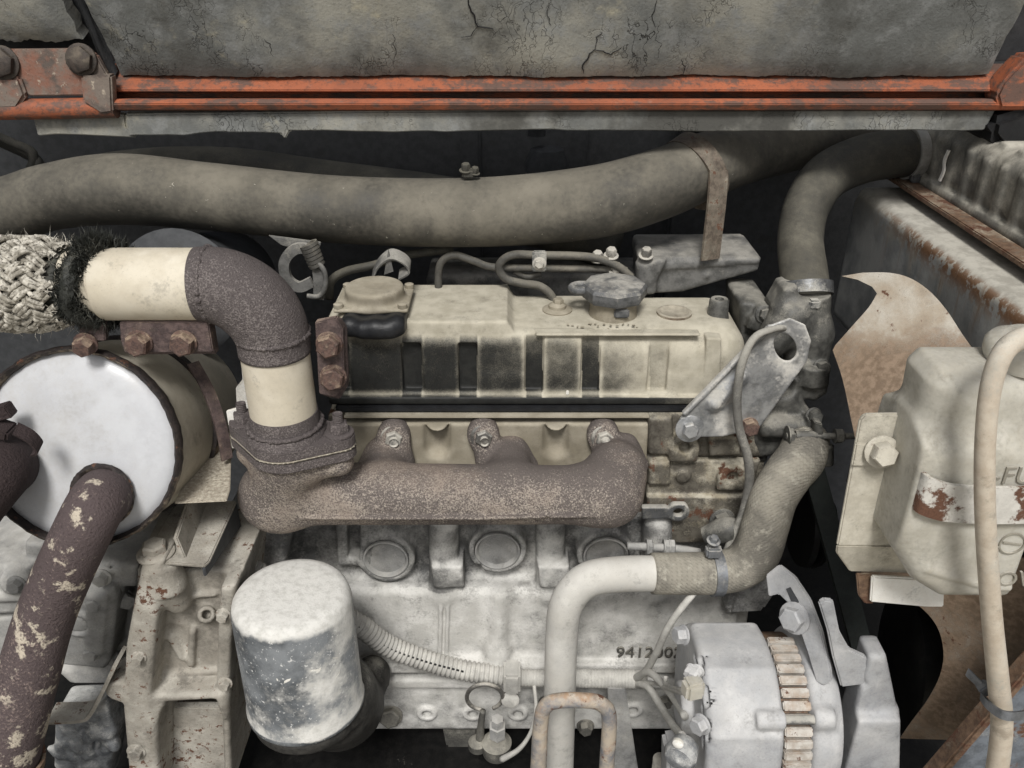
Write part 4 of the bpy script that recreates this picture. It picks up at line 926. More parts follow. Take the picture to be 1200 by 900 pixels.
bh = thing('bell_housing', 'rust-specked cast bell housing with arched pocket', 'bell housing', P(200, 900, -.12))
YB = -.148
f = Field(P(118, 945, YB - .03) - Vector((0, .05, 0)), Vector((P(300, 650, -.02).x + .02, -.01, P(300, 640, -.17).z)), .0025)
f.polypx([(160, 668), (284, 668), (278, 760), (272, 930), (150, 930)], YB + .022, -.02, rd=.004)
f.polypx([(166, 658), (192, 658), (182, 745), (176, 830), (190, 930), (152, 930), (143, 830), (146, 760), (156, 705)], YB - .012, -.02, rd=.006, k=.005)
f.polypx([(258, 690), (276, 686), (270, 760), (268, 830), (272, 930), (256, 930), (252, 830), (254, 750)], YB - .004, -.02, rd=.005, k=.006)
f.polypx([(172, 815), (262, 815), (262, 845), (246, 833), (192, 833), (184, 850), (186, 930), (168, 930)], YB - .008, -.02, rd=.005, k=.008)
f.polypx([(190, 835), (248, 832), (254, 850), (258, 940), (186, 940), (184, 852)], YB - .02, -.03, rd=.006, k=.006, cut=True)
q = PZ(184, 664, zbk - .002); f.cap(q + Vector((.002, .012, -.030)), q + Vector((.004, .018, -.060)), .016, .012, k=.010); f.cyl(q + Vector((.002, .010, 0)), q + Vector((.002, .010, -.035)), .0165, k=.006)
q = P(138, 812, YB - .01); f.cyl(q, q + Vector((0, .04, 0)), .014, k=.006)
f.cap(P(226, 738, YB + .019), P(224, 778, YB + .019), .004, k=.002); f.cap(P(196, 700, YB + .02), P(252, 696, YB + .02), .003, k=.003); f.cap(P(194, 790, YB + .02), P(254, 786, YB + .02), .0035, k=.003); f.cyl(P(242, 720, YB + .01), P(242, 720, YB + .03), .009, k=.003); f.cyl(P(242, 720, YB - .01), P(242, 720, YB + .02), .0045, k=.001, cut=True); f.cap(P(200, 745, YB + .02), P(214, 770, YB + .02), .004, k=.006); f.cap(P(200, 728, YB + .022), P(215, 731, YB + .022), .002, k=.002)
mk('casting', f.mesh(), M['housing'], bh, smooth=180)
for x, y, r_ in ((160, 880, .008), (262, 720, .006), (264, 800, .006), (163, 770, .006)): mk('bolt', bolt(P(x, y, YB - .012 if x < 200 else YB - .004), (0, -1, .1), r_, .008, 1.3), M['housing'], bh)
mk('pocket_floor', prismY([(180, 830), (262, 830), (266, 945), (178, 945)], YB + .03, YB + .04, .001), M['housing'], bh)
hp_ = thing('hydraulic_pump', 'pale grey pump block with round plug behind the rusty pipe', 'pump', P(80, 815, -.10))
f = Field(P(-60, 830, -.14), Vector((P(172, 640, -.14).x + .02, 0, P(172, 632, -.13).z)), .0025)
f.polypx([(70, 692), (132, 690), (137, 704), (128, 778), (122, 786), (60, 780)], -.128, -.02, rd=.006)
f.polypx([(104, 672), (112, 662), (160, 664), (160, 690), (104, 690)], -.115, -.02, rd=.006, k=.004)
f.polypx([(-50, 664), (40, 662), (34, 720), (-50, 724)], -.11, -.02, rd=.006, k=.004); f.polypx([(28, 636), (66, 640), (66, 664), (30, 664)], -.10, -.02, rd=.003, k=.003)
f.polypx([(-50, 724), (70, 720), (70, 790), (-50, 796)], -.10, -.02, rd=.006, k=.004); f.polypx([(62, 786), (140, 770), (140, 812), (90, 812)], -.10, -.03, rd=.008, k=.004)
f.polypx([(134, 700), (160, 700), (152, 790), (130, 790)], -.085, -.02, rd=.006, k=.004)
for a, b_ in (((-50, 692), (70, 690)), ((104, 690), (160, 690)), ((130, 664), (130, 690))): f.cap(P(*a, -.112), P(*b_, -.112), .0022, k=.002, cut=True)
f.cap(P(-40, 700, -.112), P(30, 698, -.112), .006, k=.004); f.cyl(P(18, 680, -.118), P(18, 680, -.09), .014, k=.004); f.cyl(P(120, 672, -.12), P(120, 672, -.09), .008, k=.003); f.polypx([(100, 700), (126, 699), (120, 770), (96, 770)], -.134, -.12, rd=.004, k=.004)
q = P(88, 734, -.134); f.cyl(q, q + Vector((0, .02, 0)), .0165, k=.002); f.cyl(q - Vector((0, .004, 0)), q + Vector((0, .005, 0)), .0125, k=.001, cut=True); f.cyl(q + Vector((0, .0025, 0)), q + Vector((0, .01, 0)), .0105, k=.001)
mk('casting', f.mesh(), M['pump'], hp_, smooth=180)
for x, y in ((20, 684), (120, 676), (112, 706), (108, 764)): mk('bolt', bolt(P(x, y, -.128), (0, -1, .1), .0075, .009, 1.3), M['pump'], hp_)
for x, y in ((143, 701), (132, 768)): mk('bolt', bolt(P(x, y, -.10), (.9, -.8, .2), .0085, .016, 1.25), M['pump'], hp_)
hb = thing('stay_bracket', 'bent flat steel stay beside the bell housing', 'bracket', P(90, 850, -.14))
mk('strap', ribbon([P(141, 768, -.150), P(126, 800, -.152), P(112, 826, -.156), P(100, 834, -.16), P(60, 836, -.165)], Vector((.0, .013, .0)), .0038), M['housing'], hb)
f = Field(P(40, 945, -.17), Vector((P(150, 830, -.1).x, -.06, P(100, 805, -.17).z)), .0026)
f.polypx([(62, 842), (104, 840), (128, 818), (142, 832), (134, 870), (120, 940), (60, 940)], -.150, -.10, rd=.008)
for i in range(26):
    q = P(rng.uniform(66, 134), rng.uniform(848, 930), -.148); f.cap(q, q + Vector((rng.normal(0, .008), 0, rng.normal(0, .008))), rng.uniform(.003, .009), k=.004, cut=bool(i % 3 == 0))
mk('gusset', f.mesh(), M['bluegrey'], hb, smooth=180)
solo('ring_terminal', ring(P(14, 634, -.02), (0, -1, .2), .011, .008, .004, 24), M['block_dark'], 'small grey ring peeking out under the white muffler end', 'ring')

# ================================================================== OIL FILTER
zt_ = P(340, 691, -.155).z; pc = PZ(340, 692, zt_); rf = 70 * S(pc); hf = .148
of = thing('oil_filter', 'large dusty spin-on oil filter canister', 'oil filter', pc - Vector((0, 0, hf)))
mk('canister', lathe([(0, 0), (-.0005, rf * .5), (-.0012, rf * .80), (-.003, rf * .90), (-.008, rf * .965), (-.016, rf), (-hf + .012, rf * 1.015), (-hf + .008, rf * 1.04), (-hf + .003, rf * 1.045), (-hf, rf * 1.0), (-hf, 0)], pc, (0.0, .02, 1), 80), M['filter'], of, smooth=50)
# paint chips are thin raised flakes of label film
fl_ = []
for i in range(54):
    t = R(rng.normal(-78, 20)); zz = -rng.uniform(.05, .135); n_ = Vector((math.cos(t), math.sin(t), 0)); tn = Vector((-math.sin(t), math.cos(t), 0)); ctr = pc + n_ * (rf * 1.012) + Vector((0, 0, zz)); a_ = rng.uniform(0, 6); L = rng.uniform(.0015, .0055); wd = rng.uniform(.0005, .0022)
    d1 = tn * math.cos(a_) + Vector((0, 0, math.sin(a_))); d2 = tn * -math.sin(a_) + Vector((0, 0, math.cos(a_)))
    pts = [ctr + d1 * L * u + d2 * wd * w_ for u, w_ in ((-1, -.6), (-.3, -1), (.5, -.8), (1, .2), (.3, 1), (-.6, .7))]; fl_.append(prism(pts, n_ * .0008))
mk('paint_flake', join(*fl_), M['white_plate'], of, smooth=0, kind='stuff')
fm = thing('filter_mount', 'sooty cast mount under the oil filter', 'mount', P(350, 890, -.12))
f = Field(P(285, 945, -.22), Vector((P(450, 760, -.02).x + .01, -.02, P(450, 760, -.2).z)), .003)
b0 = pc - Vector((0, 0, hf + .002)); f.cyl(b0 - Vector((0, 0, .016)), b0, rf * 1.0, .004, k=.004)
f.cap(b0 - Vector((-.02, -.02, .02)), P(410, 840, -.04), .05, .05, k=.01); f.cap(P(436, 790, -.05), P(430, 850, -.05), .022, k=.01)
f.cap(P(412, 855, -.115), P(398, 930, -.12), .016, .016, k=.006); f.cap(b0 - Vector((.03, -.03, .02)), b0 - Vector((.04, -.05, .08)), .03, k=.01)
mk('casting', f.mesh(), M['soot'], fm, smooth=180)

# ================================================================== COOLANT PIPE AND HOSES
cp = thing('coolant_pipe', 'pale dusty metal coolant pipe bending down beside the alternator', 'pipe', P(655, 920, -.12))
mk('pipe_wall', tubepx([(652, 975, 18, -.125), (654, 900, 18, -.12), (656, 820, 18.5, -.115), (658, 750, 19, -.11), (664, 708, 20, -.107), (686, 681, 20.5, -.104), (725, 673, 21, -.10), (790, 672, 21, -.095)], 40, 10), M['pipe_pale'], cp, smooth=180)
lh = thing('lower_hose', 'knitted grey-brown rubber hose curving up to the water pump', 'hose', P(850, 695, -.08))
lst = [(764, 672, 24, -.098), (800, 672, 24.5, -.095), (838, 671, 25, -.09), (866, 665, 26, -.085), (886, 647, 27.5, -.08), (897, 615, 27, -.075), (907, 583, 27, -.066), (924, 555, 27.5, -.053), (939, 536, 28, -.035), (945, 514, 26, -.005)]
pts = [P(x, y, Y) for x, y, r, Y in lst]
v, fc = tube(pts, [r * S(p) for (x, y, r, Y), p in zip(lst, pts)], 96, 26)
n_ring = (len(lst) - 1) * 26 + 1; ii = np.repeat(np.arange(n_ring), 96); jj = np.tile(np.arange(96), n_ring)
L_ = ii * .33 / n_ring; th_ = jj / 96 * 2 * math.pi
kn = np.abs(np.sin(th_ * 16 + L_ * 560)) * np.abs(np.sin(th_ * 16 - L_ * 560)); kn = np.sqrt(kn)
mk('hose_wall', (v, fc), M['knit'], lh, smooth=180, attr=kn)
hc = thing('hose_clamp', 'grey steel clamp round the knitted lower hose', 'hose clamp', P(838, 694, -.09), 'hose clamps')
q = P(838, 671, -.09); mk('band', ring(q, (1, .1, -.02), 25.6 * S(q), .011, .0018, 40), M['band'], hc); mk('screw_housing', join(box(P(836, 646, -.095), (.016, .012, .012), bevel=.002), bolt(P(836, 634, -.095), (.1, -.2, 1), .005, .006)), M['band'], hc)

uh = thing('radiator_hose', 'dark dusty upper radiator hose bending down to the thermostat', 'hose', P(945, 345, .06))
mk('hose_wall', tubepx([(1082, 177, 28, .24), (1050, 180, 28, .235), (1010, 187, 28, .22), (970, 206, 27.5, .19), (946, 240, 26.5, .15), (938, 280, 26, .11), (942, 320, 27, .07), (946, 350, 27, .05)], 40, 10), M['hose_dark'], uh, smooth=180)
for (x, y, Y, ax, r, lb) in ((1066, 178, .238, (1, .25, .05), 29, 'pale worn clamp band at the radiator end of the upper hose'), (944, 339, .058, (.02, -.6, -1), 29, 'grimy clamp at the thermostat end of the upper hose')):
    hc = thing('hose_clamp', lb, 'hose clamp', P(x, y + 28, Y), 'hose clamps'); q = P(x, y, Y)
    mk('band', ring(q, ax, r * S(q), .013, .002, 40), M['conduit'] if x > 1000 else M['steel'], hc); mk('screw_housing', box(q + Vector((0, -r * S(q) - .004, -.004)) if x < 1000 else q + Vector((.004, -.02, -.026)), (.012, .01, .01), bevel=.002), M['steel'], hc)

# thermostat housing + water pump
th = thing('thermostat_housing', 'grimy grey thermostat housing under the upper radiator hose', 'thermostat housing', P(945, 475, .03))
f = Field(P(870, 560, -.03), P(995, 335, .10) + Vector((.02, .0, .02)), .0022)
f.cyl(P(946, 345, .05), P(946, 395, .045), 26 * S(P(946, 360, .05)), k=.006)
f.cap(P(946, 392, .045), P(944, 420, .04), .027, .024, k=.01); f.cap(P(925, 372, .035), P(905, 400, .03), .022, .018, k=.012); f.cap(P(946, 350, .06), P(915, 360, .07), .02, k=.01)
f.polypx([(908, 362), (920, 340), (936, 336), (940, 372), (915, 385)], .03, .07, rd=.006, k=.008)
f.polypx([(930, 444), (972, 447), (970, 462), (955, 472), (930, 462)], .005, .06, rd=.004, k=.004); q = P(953, 428, .015); f.cyl(q - Vector((0, 0, .02)), q + Vector((0, 0, .003)), .018, k=.004)
f.polypx([(880, 470), (935, 462), (955, 490), (955, 530), (890, 540), (880, 520)], -.002, .06, rd=.010, k=.008)
f.cap(P(900, 500, -.006), P(945, 500, -.006), .012, k=.006); f.polypx([(946, 490), (960, 500), (962, 520), (950, 525)], -.02, .02, rd=.003, k=.004)
f.cyl(P(946, 520, -.01), P(946, 545, -.02), .027, k=.006); f.polypx([(820, 488), (900, 470), (900, 560), (884, 560)], .01, .06, rd=.004)
mk('casting', f.mesh(), M['thermo'], th, smooth=180)
for x, y, Y in ((962, 430, .01), (905, 462, -.0), (953, 487, -.01), (893, 470, -.005)): mk('bolt', bolt(P(x, y, Y), (.1, -1, .3), .0075, .010, 1.2), M['thermo'], th)
tb = thing('adjuster_bolt', 'horizontal adjuster bolt with nuts above the knitted hose', 'bolt', P(955, 520, -.03))
mk('shank', lathe([(0, .0035), (.075, .0035)], P(921, 511, -.03), (1, 0, 0), 14), M['thermo'], tb); mk('head', bolt(P(978, 511, -.03), (1, 0, 0), .0078, .009, 1.0), M['thermo'], tb); mk('sleeve', lathe([(0, .0055), (.022, .0055)], P(932, 511, -.03), (1, 0, 0), 14), M['thermo'], tb)
mk('lock_nut', bolt(P(922, 511, -.03), (1, 0, 0), .0085, .007, 1.3), M['thermo'], tb); mk('fork', prism([P(955, 495, -.032), P(964, 497, -.032), P(966, 522, -.032), P(956, 526, -.032)], (0, .012, 0), .001), M['thermo'], tb)

tc = thing('timing_case', 'dim grey timing case behind the right end of the rocker cover', 'casting', P(900, 470, .07))
f = Field(P(860, 480, .05), Vector((P(935, 340, .14).x, .15, P(900, 335, .14).z)), .0028)
f.polypx([(868, 352), (902, 356), (918, 380), (918, 476), (866, 476)], .062, .14, rd=.006); f.polypx([(880, 372), (926, 392), (920, 404), (876, 386)], .05, .08, rd=.003, k=.004); f.cyl(P(896, 368, .05), P(896, 368, .08), .012, k=.004)
mk('casting', f.mesh(), M['thermo'], tc, smooth=180); mk('bolt', bolt(P(896, 368, .05), (0, -1, .3), .007, .008), M['thermo'], tc)
# bright lifting bracket
sb = thing('engine_bracket', 'bright steel bracket with oval hole bolted to the head', 'bracket', P(840, 513, -.03))
f = Field(P(788, 520, -.035) - Vector((0, .005, .004)), P(952, 366, -.0) + Vector((.004, .03, .01)), .0014)
f.polypx([(798, 505), (795, 494), (802, 484), (876, 408), (902, 382), (926, 373), (944, 381), (951, 400), (946, 424), (893, 498), (884, 508), (868, 507), (848, 512), (808, 513)], -.028, -.0245, rd=.001, k=.001)
f.polypx([(800, 486), (876, 408), (902, 384), (905, 387), (879, 412), (804, 489)], -.0325, -.0245, rd=.001, k=.003)
f.poly([P(921 + 13 * math.cos(t) - 3 * math.sin(t), 408 - 16.5 * math.sin(t), -.03) for t in np.linspace(0, 2 * math.pi, 28, endpoint=False)], -.05, -.01, 1, rd=.0005, k=.001, cut=True)
f.cap(P(838, 474, -.031), P(868, 444, -.030), .006, .003, k=.012)
mk('plate', f.mesh(), M['silver'], sb, smooth=180)
mk('bolt', bolt(P(808, 502, -.029), (0, -1, .15), .0088, .010, 1.7), M['silver'], sb); mk('bolt', bolt(P(878, 499, -.029), (0, -1, .15), .0092, .010, 1.05), M['bolt_rust'], sb, label='rust-orange bolt')
solo('sensor_cable', tubepx([(925, 384, 4, -.02), (905, 386, 4.2, -.036), (884, 396, 4.5, -.042), (870, 424, 5, -.045), (864, 462, 5.2, -.047), (866, 500, 5.2, -.05), (876, 535, 5.5, -.052), (878, 565, 5.5, -.054), (870, 602, 5, -.058), (856, 635, 4.5, -.06), (848, 655, 4.5, -.062)], 14), M['wire'],
     'grey cable looping down in front of the bright bracket', 'cable', smooth=180)
ol = thing('sender_line', 'small fittings on a thin line under the manifold end', 'fitting', P(785, 650, -.05))
mk('line', tubepx([(735, 640, 4.5, -.05), (760, 641, 5, -.05), (790, 643, 5, -.05), (820, 647, 4.5, -.05)], 12), M['pump'], ol, smooth=180)
for x in (757, 777, 783): mk('fitting_nut', bolt(P(x, 641, -.05), (1, 0, -.05), .0088, .007, 1.0), M['pump'], ol)
mk('bulb', lathe([(0, .010), (.02, .014), (.03, .014), (.04, .008)], P(826, 628, -.045), (.8, -.2, .5), 24), M['thermo'], ol)

# ================================================================== ALTERNATOR
XA, rA = .205, .083
ca = P(868, 828, -.172); ca.x = 0
al = thing('alternator', 'pale dusty alternator with rust-streaked stator fins', 'alternator', ca + Vector((P(868, 838, -.175).x, 0, -rA)))
xa0, xa1, xa2, xa3 = P(834, 820, -.24).x, P(936, 820, -.255).x, P(972, 820, -.255).x, P(1002, 820, -.24).x
def ctr(x): return Vector((x, ca.y, ca.z))
f = Field((xa0 - .02, ca.y - rA - .02, ca.z - rA - .01), (xa1 + .004, ca.y + rA + .02, ca.z + rA + .02), .0021)
f.cyl(ctr(xa0), ctr(xa1), rA, .007, k=.002)
a8 = [Vector((0, ca.y + (rA + .004) * math.cos(R(t)), ca.z + (rA + .004) * math.sin(R(t)))) for t in (62, 108, 150, 196, 240, 290, 330, 20)]
f.poly(a8, xa0 + .002, xa1 - .001, 0, rd=.006, k=.004)
qb = Vector((0, ca.y - rA * .765, ca.z + rA * .66)); f.cyl(qb + Vector((xa0 + .045, 0, 0)), qb + Vector((xa1, 0, 0)), .0092, .003, k=.004)
for i in range(7):                                           # vents round the shoulder
    t = R(92 + i * 11); e_ = [ctr(xa0 + .004 + .004 * (i % 2)) + Vector((0, math.cos(t + R(q_)), math.sin(t + R(q_)))) * rA * (.94 if i % 2 else .80) for q_ in (-5, 5)]; f.cap(e_[0], e_[1], .0042, k=.001, cut=True); f.cap(e_[0] - Vector((.006, 0, 0)), e_[1] - Vector((.006, 0, 0)), .0042, k=.001, cut=True)
for i in range(9):
    t = R(100 + i * 14); q = Vector((xa0, ca.y + rA * .68 * math.cos(t), ca.z + rA * .68 * math.sin(t))); d = Vector((0, math.cos(t), math.sin(t)))
    f.cap(q - d * .012 - Vector((.006, 0, 0)), q + d * .012 - Vector((.006, 0, 0)), .0052, k=.001, cut=True); f.cap(q - d * .012 + Vector((.006, 0, 0)), q + d * .012 + Vector((.006, 0, 0)), .0042, k=.001, cut=True)
f.cyl(ctr(xa0 - .012), ctr(xa0 + .01), .026, .004, k=.004)
mk('rear_housing', f.mesh(), M['alternator'], al, smooth=180)
nf = 44
fin0 = None
for i in range(nf):
    t = 2 * math.pi * i / nf
    if not (R(75) < t < R(260)): continue
    q = Vector(((xa1 + xa2) / 2, ca.y + (rA - .004) * math.cos(t), ca.z + (rA - .004) * math.sin(t)))
    mk('stator_fin', box(q, (xa2 - xa1 - .001, .0085, .0088), Matrix.Rotation(t, 4, 'X'), .0012), M['fin'], al)
mk('stator_core', lathe([(-.002, rA - .0085), (xa2 - xa1 + .002, rA - .0085)], ctr(xa1), (1, 0, 0), 64), M['rust_strip'], al)
f = Field((xa2 - .004, ca.y - rA - .02, ca.z - rA - .01), (xa3 + .006, ca.y + rA + .02, ca.z + rA + .03), .0021)
f.cyl(ctr(xa2), ctr(xa3 - .004), rA * .985, .008, k=.002); f.cyl(ctr(xa3 - .012), ctr(xa3), rA * .93, .004, k=.006)
f.cyl(qb + Vector((xa2, 0.002, 0)), qb + Vector((xa3 - .012, .002, 0)), .010, .003, k=.008)
mk('front_housing', f.mesh(), M['alternator'], al, smooth=180)
mk('through_bolt', lathe([(0, .0045), (xa2 - xa1 + .006, .0045)], qb + Vector((xa1 - .003, 0, 0)), (1, 0, 0), 14), M['steel'], al)
for (x, y, Y, ax, r, hh, mm) in ((802, 744, -.20, (-1, -.3, .2), .008, .010, 'alternator'), (818, 785, -.235, (-.6, -.8, 0), .0055, .012, 'alternator'), (811, 783, -.232, (-.6, -.8, 0), .0045, .010, 'alternator'), (823, 848, -.245, (-.8, -.6, .1), .0085, .010, 'alternator')):
    mk('bolt', bolt(P(x, y, Y), ax, r, hh, 1.2), M[mm], al)
mk('connector', box(P(812, 806, -.25), (.018, .016, .019), Matrix.Rotation(.25, 4, 'Z'), .003), M['reservoir'], al)
mk('terminal', lathe([(0, .006), (.006, .013), (.02, .016), (.026, .013), (.03, .0)], P(806, 867, -.235), (-.5, -.85, .0), 24), M['bluegrey'], al)
mk('terminal_tip', lathe([(0, .0052), (.0025, .005), (.004, .003), (.0042, 0)], P(795, 870, -.262), (-.4, -.9, .1), 14), M['white_plate'], al)
# slotted arm in the plane across the engine
XR = .300
ar = thing('adjusting_arm', 'curved slotted alternator adjusting arm', 'arm', PX(966, 800, XR))
na = Vector((-.72, -.62, .30)).normalized(); pa = P(935, 730, -.172)
out_ = [(897, 674), (912, 662), (930, 676), (948, 703), (962, 740), (972, 785), (973, 798), (965, 804), (956, 799), (946, 765), (936, 736), (926, 710), (912, 696), (900, 699)]
mk('plate', prism([PP(x, y, pa, na) for x, y in out_], -na * .006, .0012), M['alternator'], ar)
mk('bolt', bolt(PP(932, 724, pa, na), na, .0118, .013, 1.35), M['alternator'], ar)
mk('slot', prism([PP(x, y, pa + na * .0006, na) for x, y in ((921, 690), (926, 688), (936, 705), (934, 712), (928, 707))], -na * .003), M['dark'], ar)
mk('lug', prismY([(862, 690), (905, 664), (915, 690), (895, 720), (850, 722)], -.055, -.02, .006), M['block'], ar)
# belt guard
bgd = thing('belt_guard', 'pale dusty angular belt guard right of the alternator', 'guard', P(1020, 905, -.2))
mk('stem', prismY([(960, 708), (966, 704), (977, 705), (984, 740), (996, 762), (1016, 771), (1018, 802), (986, 806), (976, 770), (970, 740)], -.212, -.206, .0015), M['alternator'], bgd)
f = Field(P(975, 990, -.225) - Vector((0, .02, 0)), Vector((P(1062, 765, -.13).x + .01, -.13, P(1062, 760, -.23).z)), .0025)
f.polypx([(990, 804), (1014, 804), (1010, 770), (1040, 769), (1056, 846), (1054, 985), (984, 985), (992, 850)], -.215, -.185, rd=.005)
f.polypx([(992, 845), (1057, 845), (1054, 985), (986, 985)], -.226, -.185, rd=.004, k=.008)
mk('shell', f.mesh(), M['alternator'], bgd, smooth=180)
# belt and pulleys (turning about the engine's long axis)
XB = .345
cw = PX(948, 596, XB - .012); cr = PX(1045, 800, XB + .0)
b0_, b1_ = P(958, 560, -.035), P(1016, 790, -.12)
fb = thing('fan_belt', 'dark green-black fan belt running down to the crank pulley', 'belt', b1_)
mk('belt_span', ribbon([P(950, 540, -.03), P(972, 620, -.055), P(994, 700, -.085), P(1012, 770, -.11), P(1026, 830, -.13)], Vector((.0115, .0, 0)), .008), M['belt'], fb)
wp = P(945, 606, .03)
pl_ = thing('water_pump_pulley', 'black water pump pulley behind the knitted hose', 'pulley', wp - Vector((0, 0, .06)))
mk('sheave', lathe([(-.014, 0), (-.014, .03), (-.010, .058), (-.004, .060), (0, .050), (.004, .060), (.010, .058), (.012, .02), (.03, .02), (.03, 0)], wp, (1, 0, 0), 56), M['oily'], pl_)
kp = P(1068, 775, -.04)
pk = thing('crank_pulley', 'large smooth black crank pulley below the fan', 'pulley', kp - Vector((0, 0, .085)))
mk('sheave', lathe([(-.02, 0), (-.02, .05), (-.017, .079), (-.012, .084), (.002, .085), (.012, .084), (.016, .079), (.018, 0)], kp, (1, -.15, 0), 64), M['oily'], pl_ if False else pk)

# ================================================================== FAN, SHROUD, RADIATOR
XF = .405
fa = thing('cooling_fan', 'rusty steel cooling fan with broad pitched blades', 'fan', P(1035, 600, .0))
n1 = Vector((-.62, -.62, .48)).normalized(); p1 = P(1060, 420, -.075)
def blade(px, p0, n, bend, top_=False, name='blade'):
    """outline on a pitched plane, dished, 2.4 mm thick"""
    c3 = [PP(x, y, p0, n) for x, y in px]; a, u, w_ = basis(n); ctr_ = sum(c3, Vector()) / len(c3)
    bm = bmesh.new(); vv = [bm.verts.new(q) for q in c3]; bm.faces.new(vv); bmesh.ops.triangulate(bm, faces=bm.faces[:])
    for _ in range(4): bmesh.ops.subdivide_edges(bm, edges=[e for e in bm.edges if e.calc_length() > .012], cuts=1); bmesh.ops.triangulate(bm, faces=bm.faces[:])
    for q in bm.verts:
        d = q.co - ctr_; q.co += n * (-bend * (d.dot(u) ** 2) + bend * .3 * d.dot(w_) ** 2)
    bm.verts.index_update(); v_, f_ = _bm_out(bm); nn = np.array(n) * .0012
    bmo = bmesh.new(); A_ = [bmo.verts.new(q + nn) for q in v_]; B_ = [bmo.verts.new(q - nn) for q in v_]
    ed = {}; f_ = list({frozenset(q): q for q in f_}.values())
    for fc_ in f_:
        for i in range(3): ed.setdefault(frozenset((fc_[i], fc_[i - 1])), []).append((fc_[i - 1], fc_[i]))
        bmo.faces.new([A_[i] for i in fc_]); bmo.faces.new([B_[i] for i in fc_][::-1])
    for k_, l_ in ed.items():
        if len(l_) == 1: i, j = l_[0]; bmo.faces.new((A_[j], A_[i], B_[i], B_[j]))
    bmesh.ops.recalc_face_normals(bmo, faces=bmo.faces); bmo.verts.index_update()
    vf = _bm_out(bmo); qx, qy = proj(vf[0])
    return mk(name, vf, M['fan'], fa, smooth=50, attr=.62 - .75 * sst(qy, 335, 440) if top_ else np.full(len(qy), .02))
def curve(pts, n=4): return [tuple(q) for q in smoothpath(pts, n)]
blade([(984, 322)] + curve([(1010, 319), (1042, 320), (1066, 326), (1088, 340), (1108, 362), (1126, 390), (1142, 415), (1165, 470)]) + [(1170, 560), (1040, 590)] + curve([(1008, 530), (1000, 495), (988, 445), (975, 410)]) + curve([(978, 404), (998, 382), (1018, 360), (1028, 344)]) + curve([(1022, 336), (1004, 327)], 2), p1, n1, 1.6, True)
n2 = Vector((-.60, -.74, -.08)).normalized(); p2 = P(1120, 760, -.165)
blade([(1008, 678)] + curve([(1040, 690), (1076, 708), (1098, 732), (1106, 762), (1102, 790), (1088, 818), (1070, 842), (1056, 862)]) + [(1130, 866), (1200, 850), (1262, 800), (1262, 660), (1130, 640), (1010, 640)], p2, n2, .6)
hubp = P(1040, 600, .01)
mk('hub', lathe([(-.03, 0), (-.03, .03), (-.01, .05), (.01, .05), (.012, 0)], hubp, (1, 0, 0), 40), M['oily'], fa)
for k in (1, 3, 4):                                           # blades on the far side of the hub
    t = R(60 * k + 20); d = Vector((0, math.cos(t), math.sin(t))); e = Vector((.35, -math.sin(t) * .93, math.cos(t) * .93)); hb_ = hubp + d * .04
    if d.y < .2: continue
    mk('blade', prism([hb_ - e * .03, hb_ + e * .03, hb_ + d * .15 + e * .06, hb_ + d * .16, hb_ + d * .15 - e * .05], d.cross(e) * .0025, .0005), M['fan'], fa)

sh = thing('fan_shroud', 'grey sheet steel fan shroud with rust-stained edge', 'shroud', PX(1010, 330, .433))
zs = P(1010, 222, .25).z; X0 = P(1010, 222, .25).x
f = Field((X0 - .002, -.30, zs - .19), (X0 + .085, .285, zs + .002), .0035)
f.poly([(0, -.30, zs), (0, .262, zs), (0, .275, zs - .02), (0, .275, zs - .18), (0, -.30, zs - .18)], X0, X0 + .08, 0, rd=.012)
def m_shroud():
    b = NB('grey shroud paint'); n1 = b.noise(16, 5, .6); n2 = b.noise(60, 5, .7, off=2); n3 = b.noise(420, 3, .6); nz = b.sep(b.nor)[2]; p = b.sep(b.pos)
    col = b.mix(b.ss(n1, .35, .65), c(166, 166, 162), c(124, 127, 127))
    stv = b.vmath('MULTIPLY', b.pos, (30.0, 55.0, 6.0)); stn = b.noise(1.0, 4, .6, stv)
    d = b.add(b.mul(nz, .75), b.add(b.mul(b.add(n1, -.5), .9), b.mul(b.add(n2, -.5), .5))); d = b.add(d, b.mul(b.add(stn, -.5), .55))
    d = b.add(d, b.ss(p[2], zs - .09, zs - .005, 0., .38)); mk_ = b.ss(d, .22, .62)
    col = b.mix(mk_, col, b.mix(b.ss(n2, .4, .65), c(186, 181, 167), c(160, 155, 142)))
    # rust along the folded edge with runs below it
    e = b.ss(b.m_('ABSOLUTE', b.add(p[2], -(zs - .012))), .0, .022, 1., 0.); run = b.mul(b.ss(p[2], zs - .075, zs - .015, 0., 1.), b.ss(stn, .52, .68))
    yw = b.ss(b.add(p[1], b.mul(b.add(n1, -.5), .25)), .22, .10)
    rm_ = b.mul(b.m_('MAXIMUM', b.mul(e, b.ss(n2, .42, .52)), b.mul(run, .8)), yw); rm_ = b.mul(rm_, b.ss(nz, .85, .55))
    col = b.mix(rm_, col, b.mix(n3, c(150, 104, 64), c(112, 72, 46)))
    return b.fin(col, .8, b.bump(b.add(n2, b.mul(n3, .4)), .0006), 0, .35)
M['shroud2'] = m_shroud()
mk('panel', f.mesh(), M['shroud2'], sh, smooth=180)
ra = thing('radiator', 'radiator with ribbed dusty top tank', 'radiator', (X0 + .12, .0, zs - .5))
zt = P(1065, 203, .25).z; XT = P(1065, 203, .25).x
mk('seam_strip', box((XT - .012, 0, zt - .006), (.022, .56, .006), bevel=.0012), M['rust_strip'], ra)
f = Field((XT - .006, -.29, zt - .01), (XT + .13, .29, zt + .085), .003)
f.box((XT + .004, -.28, zt - .004), (XT + .12, .275, zt + .07), .022, k=.003); f.box((XT - .002, -.28, zt - .006), (XT + .125, .28, zt + .005), .002, k=.004)
